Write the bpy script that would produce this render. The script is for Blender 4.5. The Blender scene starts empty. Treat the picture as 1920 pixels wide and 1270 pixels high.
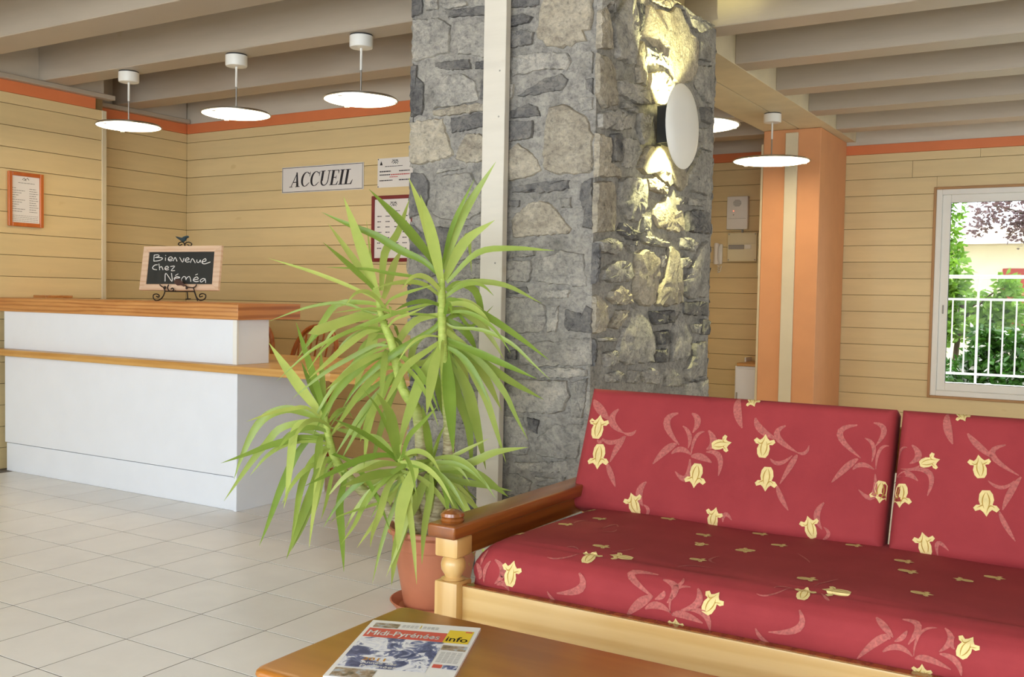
import bpy, bmesh, math, random
from mathutils import Vector, Matrix
from mathutils.geometry import tessellate_polygon

# ------------------------------------------------------------------ camera, world, light, exposure
scene = bpy.context.scene
col = scene.collection
PI = math.pi
EYE = Vector((0.0, 0.0, 1.1314))
YAW, PITCH, ROLL = math.radians(-31.255), math.radians(-2.331), math.radians(1.057)
fwd = Vector((math.sin(YAW) * math.cos(PITCH), math.cos(YAW) * math.cos(PITCH), math.sin(PITCH)))
rgt = Vector((math.cos(YAW), -math.sin(YAW), 0.0))
upv = rgt.cross(fwd)
r2 = rgt * math.cos(ROLL) + upv * math.sin(ROLL)
u2 = -rgt * math.sin(ROLL) + upv * math.cos(ROLL)
cam_data = bpy.data.cameras.new('camera')
cam_data.sensor_width = 36.0
cam_data.lens = 1859.1 / 1920.0 * 36.0
cam_data.clip_start = 0.05
cam = bpy.data.objects.new('camera', cam_data)
cam.matrix_world = Matrix(((r2.x, u2.x, -fwd.x, EYE.x), (r2.y, u2.y, -fwd.y, EYE.y), (r2.z, u2.z, -fwd.z, EYE.z), (0, 0, 0, 1)))
col.objects.link(cam)
scene.camera = cam

world = bpy.data.worlds.new('sky')
scene.world = world
world.use_nodes = True
bg = world.node_tree.nodes['Background']
bg.inputs['Color'].default_value = (0.86, 0.93, 1.0, 1.0)
bg.inputs['Strength'].default_value = 3.0

def lamp(name, kind, loc, energy, color, rot=None, **kw):
    d = bpy.data.lights.new(name, kind)
    d.energy = energy
    d.color = color
    for k, v in kw.items():
        setattr(d, k, v)
    o = bpy.data.objects.new(name, d)
    o.location = loc
    if rot:
        o.rotation_euler = rot
    col.objects.link(o)
    return o

sun_dir = Vector((-0.25, -0.45, -1.0))
sun = lamp('sun', 'SUN', (3, 14, 12), 7.0, (1.0, 0.95, 0.86), angle=0.02)
sun.rotation_euler = sun_dir.to_track_quat('-Z', 'Y').to_euler()
# daylight coming in through the glazed front of the room behind the camera
DAY = (0.79, 0.89, 1.0)
for dx, wx, pw in ((-4.3, 2.4, 62.0), (-1.2, 2.6, 104.0), (1.9, 2.4, 100.0)):
    lamp('window_daylight', 'AREA', (dx, -2.15, 1.42), pw, DAY, rot=(-PI / 2 + 0.42, 0, PI),
         shape='RECTANGLE', size=wx, size_y=1.8)

lamp('window_daylight', 'AREA', (3.10, 5.6, 1.42), 26.0, DAY, rot=(PI / 2 - 0.35, 0, PI / 2), shape='RECTANGLE', size=2.5, size_y=1.4)

scene.view_settings.view_transform = 'Standard'
scene.view_settings.look = 'None'
scene.view_settings.exposure = 0.08
scene.view_settings.gamma = 1.0
scene.view_settings.use_curve_mapping = False
scene.cycles.max_bounces = 7
scene.cycles.diffuse_bounces = 4
scene.cycles.sample_clamp_indirect = 6.0

# ------------------------------------------------------------------ materials
def lin(h):
    h = h.lstrip('#')
    out = []
    for i in (0, 2, 4):
        c = int(h[i:i + 2], 16) / 255.0
        out.append(c / 12.92 if c <= 0.04045 else ((c + 0.055) / 1.055) ** 2.4)
    return (out[0], out[1], out[2], 1.0)

class NT:
    def __init__(self, name):
        self.m = bpy.data.materials.new(name)
        self.m.use_nodes = True
        self.t = self.m.node_tree
        self.b = self.t.nodes['Principled BSDF']
        self.out = self.t.nodes['Material Output']
    def n(self, kind, **kw):
        nd = self.t.nodes.new(kind)
        for k, v in kw.items():
            setattr(nd, k, v)
        return nd
    def l(self, a, b):
        self.t.links.new(a, b)
    def coords(self, scale=(1, 1, 1), random_shift=True):
        tc = self.n('ShaderNodeTexCoord')
        mp = self.n('ShaderNodeMapping')
        mp.inputs['Scale'].default_value = scale
        self.l(tc.outputs['Object'], mp.inputs['Vector'])
        if random_shift:
            oi = self.n('ShaderNodeObjectInfo')
            mu = self.n('ShaderNodeMath', operation='MULTIPLY')
            mu.inputs[1].default_value = 37.0
            self.l(oi.outputs['Random'], mu.inputs[0])
            cb = self.n('ShaderNodeCombineXYZ')
            for k in range(3):
                self.l(mu.outputs[0], cb.inputs[k])
            self.l(cb.outputs[0], mp.inputs['Location'])
        return mp.outputs['Vector']
    def noise(self, vec, scale, detail=4.0, rough=0.55, dist=0.0):
        nz = self.n('ShaderNodeTexNoise')
        nz.inputs['Scale'].default_value = scale
        nz.inputs['Detail'].default_value = detail
        nz.inputs['Roughness'].default_value = rough
        nz.inputs['Distortion'].default_value = dist
        self.l(vec, nz.inputs['Vector'])
        return nz.outputs['Fac']
    def ramp(self, fac, stops):
        r = self.n('ShaderNodeValToRGB')
        el = r.color_ramp.elements
        while len(el) < len(stops):
            el.new(0.5)
        for e, (p, c) in zip(el, stops):
            e.position = p
            e.color = c
        self.l(fac, r.inputs['Fac'])
        return r.outputs['Color']
    def mix(self, fac, a, b, mode='MIX'):
        mx = self.n('ShaderNodeMix', data_type='RGBA', blend_type=mode)
        if isinstance(fac, float):
            mx.inputs[0].default_value = fac
        else:
            self.l(fac, mx.inputs[0])
        for s, v in ((6, a), (7, b)):
            if isinstance(v, tuple):
                mx.inputs[s].default_value = v
            else:
                self.l(v, mx.inputs[s])
        return mx.outputs[2]
    def bump(self, fac, strength, dist=0.01):
        bp = self.n('ShaderNodeBump')
        bp.inputs['Strength'].default_value = strength
        bp.inputs['Distance'].default_value = dist
        self.l(fac, bp.inputs['Height'])
        self.l(bp.outputs['Normal'], self.b.inputs['Normal'])
    def col(self, c):
        if isinstance(c, tuple):
            self.b.inputs['Base Color'].default_value = c
        else:
            self.l(c, self.b.inputs['Base Color'])
    def rough(self, v):
        self.b.inputs['Roughness'].default_value = v
    def tint(self, color, amount):
        oi = self.n('ShaderNodeObjectInfo')
        mr = self.n('ShaderNodeMapRange')
        mr.inputs['To Min'].default_value = 1.0 - amount
        mr.inputs['To Max'].default_value = 1.0 + amount
        self.l(oi.outputs['Random'], mr.inputs['Value'])
        cb = self.n('ShaderNodeCombineXYZ')
        for k in range(3):
            self.l(mr.outputs[0], cb.inputs[k])
        return self.mix(1.0, color, cb.outputs[0], 'MULTIPLY')

def plain(name, hexc, rough=0.5, metal=0.0, var=0.04, scale=6.0, spec=None):
    t = NT(name)
    c = lin(hexc)
    d = tuple(min(1.0, v * (1 - 2.2 * var)) for v in c[:3]) + (1.0,)
    e = tuple(min(1.0, v * (1 + var)) for v in c[:3]) + (1.0,)
    t.col(t.ramp(t.noise(t.coords(), scale), [(0.3, d), (0.7, e)]))
    t.rough(rough)
    t.b.inputs['Metallic'].default_value = metal
    if spec is not None:
        t.b.inputs['Specular IOR Level'].default_value = spec
    return t.m

def painted_board(name, hexc):
    t = NT(name)
    c = lin(hexc)
    d = tuple(v * 0.93 for v in c[:3]) + (1.0,)
    v = t.coords((1.2, 1.2, 9.0))
    k = t.ramp(t.noise(v, 2.2, 5.0), [(0.28, d), (0.62, c)])
    knots = t.ramp(t.noise(t.coords((3, 3, 5)), 1.9, 1.0), [(0.76, (1, 1, 1, 1)), (0.82, (0.90, 0.86, 0.78, 1))])
    k = t.mix(1.0, k, knots, 'MULTIPLY')
    t.col(t.tint(k, 0.05))
    t.rough(0.42)
    t.bump(t.noise(t.coords((2, 2, 30)), 4.0, 3.0), 0.12, 0.004)
    return t.m

def wood(name, light, dark, axis='x', scale=1.0, rough=0.32, contrast=1.0, coat=0.15):
    t = NT(name)
    s = {'x': (0.7, 7, 7), 'y': (7, 0.7, 7), 'z': (7, 7, 0.7)}[axis]
    v = t.coords(tuple(a * scale for a in s))
    n1 = t.noise(v, 2.0, 5.0, 0.6, 0.7)
    wv = t.n('ShaderNodeTexWave', wave_type='BANDS', bands_direction=('X' if axis == 'z' else 'Z'))
    wv.inputs['Scale'].default_value = 1.1
    wv.inputs['Distortion'].default_value = 5.0
    wv.inputs['Detail'].default_value = 3.0
    t.l(v, wv.inputs['Vector'])
    a = t.ramp(n1, [(0.35, lin(dark)), (0.65, lin(light))])
    b = t.ramp(wv.outputs['Fac'], [(0.1, lin(dark)), (0.55, lin(light))])
    t.col(t.tint(t.mix(0.45 * contrast, a, b), 0.04))
    t.rough(rough)
    t.b.inputs['Coat Weight'].default_value = coat
    t.b.inputs['Coat Roughness'].default_value = 0.2
    t.bump(n1, 0.05, 0.003)
    return t.m

def stone(name, c1, c2, c3):
    t = NT(name)
    v = t.coords((1, 1, 1))
    a = t.ramp(t.noise(v, 9.0, 8.0, 0.65, 0.6), [(0.32, lin(c1)), (0.5, lin(c2)), (0.68, lin(c3))])
    sp = t.ramp(t.noise(v, 60.0, 4.0, 0.7), [(0.34, (0.70, 0.70, 0.71, 1)), (0.48, (1, 1, 1, 1)), (0.66, (1.08, 1.07, 1.04, 1))])
    md = t.ramp(t.noise(t.coords((1, 1, 1.6)), 26.0, 6.0, 0.75, 1.2), [(0.33, (0.66, 0.66, 0.68, 1)), (0.5, (1, 1, 1, 1)), (0.68, (1.16, 1.14, 1.1, 1))])
    t.col(t.tint(t.mix(1.0, t.mix(1.0, a, sp, 'MULTIPLY'), md, 'MULTIPLY'), 0.09))
    t.rough(0.95)
    t.b.inputs['Specular IOR Level'].default_value = 0.2
    h = t.mix(0.45, t.noise(v, 14.0, 8.0, 0.68, 0.5), t.noise(v, 55.0, 5.0, 0.7))
    t.bump(h, 0.9, 0.020)
    return t.m

M = {}
M['board'] = painted_board('cream_board_paint', '#e4cb96')
M['wallback'] = plain('board_joint_shadow', '#8a6f45', 0.9)
M['plaster'] = plain('cream_plaster', '#d8c49a', 0.8)
M['beam'] = painted_board('greige_beam_paint', '#b4a795')
M['ceil'] = painted_board('ceiling_paint', '#cdc2b0')
M['orange'] = plain('orange_paint', '#e07f4c', 0.6, var=0.02)
M['orange_col'] = plain('apricot_paint', '#dc9c6a', 0.62, var=0.02)
M['trunk'] = plain('beige_trunking', '#d9cdae', 0.45, var=0.02)
M['cream_trim'] = plain('cream_trim_paint', '#d8c9a6', 0.5)
M['strip'] = painted_board('offwhite_strip_paint', '#dbd3c4')
M['white'] = plain('white_laminate', '#e9ecf1', 0.35, var=0.01)
M['whiteplastic'] = plain('white_plastic', '#eeebe2', 0.4, var=0.01)
M['creamplastic'] = plain('cream_plastic', '#e6dcb8', 0.45, var=0.02)
M['greyplastic'] = plain('grey_plastic', '#9d9990', 0.5)
M['black'] = plain('black_metal', '#17171a', 0.45, var=0.1)
M['steel'] = plain('brushed_steel', '#b6b2aa', 0.3, metal=0.9)
M['grout'] = plain('tile_grout', '#756d63', 0.9)
t = NT('beige_floor_tile')
v = t.coords((1, 1, 1))
t.col(t.tint(t.ramp(t.noise(v, 5.0, 6.0), [(0.3, lin('#e6e4df')), (0.7, lin('#efede8'))]), 0.03))
t.rough(0.33)
t.bump(t.noise(v, 26.0, 3.0), 0.04, 0.003)
M['tile'] = t.m
M['pine'] = wood('varnished_pine', '#d9a860', '#bd843c', 'x', 1.0)
M['pine_y'] = wood('varnished_pine_depth', '#d9a860', '#bd843c', 'y', 1.0)
M['pine_pale'] = wood('pale_pine', '#dcb97c', '#c99f5c', 'x', 0.8, coat=0.1)
M['pine_pale_z'] = wood('pale_pine_upright', '#d8b172', '#c29450', 'z', 0.9, coat=0.15)
M['larch'] = wood('red_larch', '#d39656', '#a5622a', 'x', 1.9, contrast=1.2)
M['window_trim'] = plain('brown_window_trim', '#b38655', 0.5)
M['larch_y'] = wood('red_larch_end', '#cf8848', '#9a541f', 'y', 0.9, contrast=1.3)
M['honey'] = wood('honey_table_wood', '#bf7c2c', '#a5631c', 'x', 0.9, rough=0.28, coat=0.3)
M['cherry_y'] = wood('brown_armrest_wood', '#95551f', '#6f3a14', 'y', 1.0, rough=0.28, coat=0.4)
M['cherry'] = wood('brown_knob_wood', '#9c5a22', '#774016', 'z', 1.0, rough=0.22, coat=0.5)
M['chair'] = wood('chair_beech', '#b5672c', '#92491b', 'z', 1.2)
M['st_g'] = stone('grey_stone', '#85827c', '#a5a097', '#bcb5a9')
M['st_d'] = stone('dark_slate', '#5c5a59', '#787572', '#959087')
M['st_t'] = stone('tan_stone', '#948a7b', '#aea492', '#c0b6a4')
M['mortar'] = stone('mortar', '#86827a', '#9b968e', '#aca79d')
M['paper'] = plain('white_paper', '#ebe6de', 0.7, var=0.01)
M['ink'] = plain('black_ink', '#1b1a22', 0.6)
M['inkgrey'] = plain('grey_ink', '#7c7670', 0.7)
M['inkred'] = plain('red_ink', '#c0453e', 0.7)
M['signwhite'] = plain('sign_white', '#e6e2dc', 0.4, var=0.01)
M['redframe'] = plain('dark_red_frame', '#7d1f24', 0.4)
M['orangeframe'] = wood('orange_frame_wood', '#d0702a', '#b4561a', 'z', 1.0)
M['palewood'] = wood('pale_whitewashed_wood', '#e2c6ab', '#cfa988', 'x', 1.4, rough=0.6, coat=0.0)
M['slate'] = plain('chalkboard_slate', '#2a2d2c', 0.75)
M['chalk'] = plain('white_chalk', '#f2f0ec', 0.9)
M['iron'] = plain('wrought_iron', '#241c1b', 0.5, metal=0.4)
M['birdblue'] = plain('bird_dark_teal', '#1f3a44', 0.5)
M['birdbrown'] = plain('bird_brown', '#4a302a', 0.6)
t = NT('red_woven_fabric')
v = t.coords((1, 1, 1), False)
t.col(t.ramp(t.noise(v, 7.0, 4.0), [(0.3, lin('#912a2e')), (0.7, lin('#9d3235'))]))
t.rough(0.85)
t.bump(t.noise(t.coords((90, 90, 90), False), 6.0, 2.0), 0.10, 0.003)
M['fabric'] = t.m
M['print_leaf'] = plain('print_rose_leaf', '#b56159', 0.85, var=0.16, scale=160.0)
M['print_flower'] = plain('print_cream_flower', '#e2cb8a', 0.85, var=0.05, scale=60.0)
M['print_line'] = plain('print_gold_line', '#b08a3a', 0.85)
M['terracotta'] = plain('terracotta_plastic', '#c47958', 0.5, var=0.05)
M['soil'] = plain('dark_potting_soil', '#241a15', 0.95, var=0.25, scale=40.0)
M['stemgreen'] = None
t = NT('yucca_stem')
v = t.coords((1, 1, 1), False)
g = t.n('ShaderNodeTexCoord')
sep = t.n('ShaderNodeSeparateXYZ')
t.l(g.outputs['Generated'], sep.inputs[0])
bark = t.ramp(t.noise(t.coords((1, 1, 5), False), 22.0, 5.0), [(0.35, lin('#8d7a58')), (0.65, lin('#cfc2a0'))])
grn = t.ramp(t.noise(t.coords((1, 1, 4), False), 16.0, 3.0), [(0.3, lin('#9aae48')), (0.7, lin('#bcc966'))])
mk = t.ramp(sep.outputs[2], [(0.38, (0, 0, 0, 1)), (0.58, (1, 1, 1, 1))])
t.col(t.mix(mk, bark, grn))
t.rough(0.6)
t.bump(t.noise(t.coords((1, 1, 6), False), 24.0, 3.0), 0.5, 0.008)
M['stem'] = t.m

def leaf_mat(name, a, b, trans=0.30):
    t = NT(name)
    oi = t.n('ShaderNodeObjectInfo')
    base = t.ramp(oi.outputs['Random'], [(0.0, lin(a)), (1.0, lin(b))])
    nz = t.ramp(t.noise(t.coords((2, 2, 2)), 5.0, 3.0), [(0.3, (0.86, 0.9, 0.8, 1)), (0.7, (1.06, 1.05, 1.0, 1))])
    c = t.mix(1.0, base, nz, 'MULTIPLY')
    t.col(c)
    t.rough(0.36)
    tr = t.n('ShaderNodeBsdfTranslucent')
    t.l(c, tr.inputs['Color'])
    ms = t.n('ShaderNodeMixShader')
    ms.inputs[0].default_value = trans
    t.l(t.b.outputs[0], ms.inputs[1])
    t.l(tr.outputs[0], ms.inputs[2])
    t.l(ms.outputs[0], t.out.inputs['Surface'])
    return t.m
M['leaf'] = leaf_mat('yucca_leaf', '#86a340', '#cad676')
M['bush'] = leaf_mat('garden_leaf', '#5f8f2c', '#9cc04a', 0.35)
M['bushdark'] = leaf_mat('garden_leaf_deep', '#35641f', '#5a8a34', 0.3)
M['plumleaf'] = leaf_mat('plum_tree_leaf', '#5a4550', '#7d6468', 0.25)
M['petal'] = plain('white_petals', '#f4f4ee', 0.6, var=0.01)
M['bark'] = plain('bark', '#5a4a3c', 0.9, var=0.15)
M['housewall'] = plain('house_cream_render', '#efe3c6', 0.9)
M['shutter'] = plain('red_shutter', '#a8392c', 0.6)
M['roof'] = plain('roof_tile', '#d3c5b4', 0.8)
M['ground'] = plain('garden_ground', '#8a8a66', 0.95)
M['balcony'] = plain('pale_concrete', '#e4e4e2', 0.8)
M['metalwhite'] = plain('white_rail_paint', '#eef0f2', 0.4, var=0.01)
M['led'] = None
t = NT('red_led')
t.b.inputs['Emission Color'].default_value = (1, 0.12, 0.05, 1)
t.b.inputs['Emission Strength'].default_value = 3.0
M['led'] = t.m
t = NT('lamp_diffuser')
t.col(lin('#fff4dd'))
t.b.inputs['Emission Color'].default_value = (1.0, 0.80, 0.52, 1)
t.b.inputs['Emission Strength'].default_value = 11.5
M['glow'] = t.m
t = NT('window_glass')
tp = t.n('ShaderNodeBsdfTransparent')
gl = t.n('ShaderNodeBsdfGlossy')
gl.inputs['Roughness'].default_value = 0.02
fr = t.n('ShaderNodeFresnel')
fr.inputs['IOR'].default_value = 1.12
ms = t.n('ShaderNodeMixShader')
t.l(fr.outputs[0], ms.inputs[0])
t.l(tp.outputs[0], ms.inputs[1])
t.l(gl.outputs[0], ms.inputs[2])
t.l(ms.outputs[0], t.out.inputs['Surface'])
M['glass'] = t.m
t = NT('magazine_mountain_photo')
v = t.coords((1, 1, 1), False)
a = t.ramp(t.noise(v, 24.0, 8.0, 0.6, 0.9), [(0.40, lin('#3d4474')), (0.48, lin('#6d76a4')), (0.53, lin('#f2f2f6')), (0.62, lin('#d9dcea')), (0.70, lin('#4b5180'))])
t.col(a)
t.rough(0.4)
M['mountain'] = t.m
t = NT('magazine_small_photo')
v = t.coords((1, 1, 1))
t.col(t.ramp(t.noise(v, 60.0, 6.0, 0.6), [(0.35, lin('#5d5040')), (0.5, lin('#a89078')), (0.65, lin('#b7c2cc'))]))
t.rough(0.4)
M['smallphoto'] = t.m
M['magred'] = plain('magazine_red', '#d8524a', 0.4, var=0.01)
M['magyellow'] = plain('magazine_yellow', '#f0cf2e', 0.4, var=0.01)
M['magorange'] = plain('magazine_orange', '#f0a81e', 0.4, var=0.01)
M['magwhite'] = plain('magazine_white', '#f2f0ee', 0.35, var=0.01)

# ------------------------------------------------------------------ mesh helpers (world coordinates in, one object out)
ORIGIN = {}

def world_origin(o):
    return ORIGIN[o.name] if o is not None else Vector((0, 0, 0))

def thing(name, loc, label=None, cat=None, group=None, kind=None, parent=None):
    o = bpy.data.objects.new(name, None)
    o.empty_display_size = 0.1
    loc = Vector(loc)
    o.location = loc - world_origin(parent)
    o.parent = parent
    col.objects.link(o)
    ORIGIN[o.name] = loc
    return tag(o, label, cat, group, kind)

def tag(o, label=None, cat=None, group=None, kind=None):
    if label: o['label'] = label
    if cat: o['category'] = cat
    if group: o['group'] = group
    if kind: o['kind'] = kind
    return o

def finish(name, bm, m, parent=None, smooth=False, angle=40.0, origin=None):
    bmesh.ops.recalc_face_normals(bm, faces=bm.faces)
    if smooth:
        lim = math.radians(angle)
        for f in bm.faces:
            f.smooth = True
        for e in bm.edges:
            if len(e.link_faces) == 2 and e.calc_face_angle(0.0) > lim:
                e.smooth = False
    if origin is None:
        xs = [v.co.x for v in bm.verts]; ys = [v.co.y for v in bm.verts]; zs = [v.co.z for v in bm.verts]
        origin = Vector(((min(xs) + max(xs)) / 2, (min(ys) + max(ys)) / 2, min(zs)))
    origin = Vector(origin)
    bmesh.ops.translate(bm, verts=bm.verts, vec=-origin)
    me = bpy.data.meshes.new(name)
    bm.to_mesh(me)
    bm.free()
    if m is not None:
        me.materials.append(m)
    return place(name, me, origin, parent)

def place(name, me, origin, parent=None):
    o = bpy.data.objects.new(name, me)
    origin = Vector(origin)
    o.parent = parent
    o.location = origin - world_origin(parent)
    col.objects.link(o)
    ORIGIN[o.name] = origin
    return o

def a_box(bm, x0, x1, y0, y1, z0, z1, bev=0.0, seg=1):
    mtx = Matrix.Translation(((x0 + x1) / 2, (y0 + y1) / 2, (z0 + z1) / 2)) @ Matrix.Diagonal((abs(x1 - x0), abs(y1 - y0), abs(z1 - z0), 1))
    g = bmesh.ops.create_cube(bm, size=1.0, matrix=mtx)
    if bev > 0:
        es = set()
        for v in g['verts']:
            es.update(v.link_edges)
        bmesh.ops.bevel(bm, geom=list(es), offset=bev, segments=seg, affect='EDGES', profile=0.5)

def box(name, m, x0, x1, y0, y1, z0, z1, parent=None, bev=0.0, seg=1, smooth=False):
    bm = bmesh.new()
    a_box(bm, x0, x1, y0, y1, z0, z1, bev, seg)
    return finish(name, bm, m, parent, smooth)

def a_lathe(bm, prof, centre, n=32, axis='z', cap=True):
    c = Vector(centre)
    rings = []
    for r, h in prof:
        ring = []
        for k in range(n):
            a = 2 * PI * k / n
            if axis == 'z':
                p = Vector((r * math.cos(a), r * math.sin(a), h))
            elif axis == 'x':
                p = Vector((h, r * math.cos(a), r * math.sin(a)))
            else:
                p = Vector((r * math.cos(a), h, r * math.sin(a)))
            ring.append(bm.verts.new(c + p))
        rings.append(ring)
    for a, b in zip(rings[:-1], rings[1:]):
        for k in range(n):
            bm.faces.new((a[k], a[(k + 1) % n], b[(k + 1) % n], b[k]))
    if cap:
        bm.faces.new(rings[0])
        bm.faces.new(rings[-1])

def lathe(name, m, prof, centre, parent=None, n=32, axis='z', cap=True, angle=40.0):
    bm = bmesh.new()
    a_lathe(bm, prof, centre, n, axis, cap)
    return finish(name, bm, m, parent, True, angle)

def smooth_path(pts, per=4):
    P = [Vector(p) for p in pts]
    if len(P) < 3:
        return P
    Q = [P[0] * 2 - P[1]] + P + [P[-1] * 2 - P[-2]]
    out = []
    for i in range(1, len(Q) - 2):
        for k in range(per):
            t = k / per
            a, b, c, d = Q[i - 1], Q[i], Q[i + 1], Q[i + 2]
            out.append(0.5 * ((2 * b) + (c - a) * t + (2 * a - 5 * b + 4 * c - d) * t * t + (3 * b - a - 3 * c + d) * t ** 3))
    out.append(P[-1])
    return out

def a_tube(bm, pts, rad, n=8, closed=False):
    P = [Vector(p) for p in pts]
    R = rad if isinstance(rad, (list, tuple)) else [rad] * len(P)
    rings = []
    up = Vector((0.13, 0.21, 0.97)).normalized()
    prev = None
    for i, p in enumerate(P):
        if closed:
            tg = P[(i + 1) % len(P)] - P[i - 1]
        else:
            tg = P[min(i + 1, len(P) - 1)] - P[max(i - 1, 0)]
        tg.normalize()
        if prev is None:
            a = tg.cross(up)
            if a.length < 0.05:
                a = tg.cross(Vector((1, 0, 0)))
        else:
            a = prev - tg * prev.dot(tg)
        a.normalize()
        prev = a
        b = tg.cross(a)
        rings.append([bm.verts.new(p + (a * math.cos(2 * PI * k / n) + b * math.sin(2 * PI * k / n)) * R[i]) for k in range(n)])
    pairs = list(zip(rings[:-1], rings[1:]))
    if closed:
        pairs.append((rings[-1], rings[0]))
    for r0, r1 in pairs:
        for k in range(n):
            bm.faces.new((r0[k], r0[(k + 1) % n], r1[(k + 1) % n], r1[k]))
    if not closed:
        bm.faces.new(rings[0])
        bm.faces.new(rings[-1])

def tube(name, m, pts, rad, parent=None, n=8, closed=False):
    bm = bmesh.new()
    a_tube(bm, pts, rad, n, closed)
    return finish(name, bm, m, parent, True)

def a_prism(bm, poly, base, ud, vd, nd, depth):
    base, ud, vd, nd = Vector(base), Vector(ud), Vector(vd), Vector(nd)
    lo = [bm.verts.new(base + ud * p[0] + vd * p[1]) for p in poly]
    hi = [bm.verts.new(base + ud * p[0] + vd * p[1] + nd * depth) for p in poly]
    n = len(poly)
    bm.faces.new(lo)
    bm.faces.new(hi)
    for k in range(n):
        bm.faces.new((lo[k], lo[(k + 1) % n], hi[(k + 1) % n], hi[k]))

def text_mesh(body, size, base, ud, vd, nd, depth, m, name, parent, shear=0.0, bold=0.0, width=None, space=1.0):
    cu = bpy.data.curves.new('lettering', 'FONT')
    cu.body = body
    cu.size = size
    cu.shear = shear
    cu.space_character = space
    cu.resolution_u = 3
    tmp = bpy.data.objects.new('lettering_source', cu)
    col.objects.link(tmp)
    bpy.context.view_layer.update()
    me = bpy.data.meshes.new_from_object(tmp.evaluated_get(bpy.context.evaluated_depsgraph_get()))
    bpy.data.objects.remove(tmp)
    bpy.data.curves.remove(cu)
    base, ud, vd, nd = Vector(base), Vector(ud), Vector(vd), Vector(nd)
    xs = [v.co.x for v in me.vertices]
    sx = 1.0
    if width:
        sx = width / (max(xs) - min(xs))
    x0 = min(xs)
    bm = bmesh.new()
    bm.from_mesh(me)
    bpy.data.meshes.remove(me)
    for v in bm.verts:
        v.co = base + ud * ((v.co.x - x0) * sx) + vd * v.co.y + nd * depth
    if bold > 0:
        g0 = list(bm.verts) + list(bm.edges) + list(bm.faces)
        for k, (du, dv) in enumerate(((1, 0), (-1, 0), (0, 1), (0, -1))):
            d = bmesh.ops.duplicate(bm, geom=g0)
            vs = [e for e in d['geom'] if isinstance(e, bmesh.types.BMVert)]
            bmesh.ops.translate(bm, verts=vs, vec=ud * (du * bold) + vd * (dv * bold) + nd * (0.00002 * (k + 1)))
    return finish(name, bm, m, parent)

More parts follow.
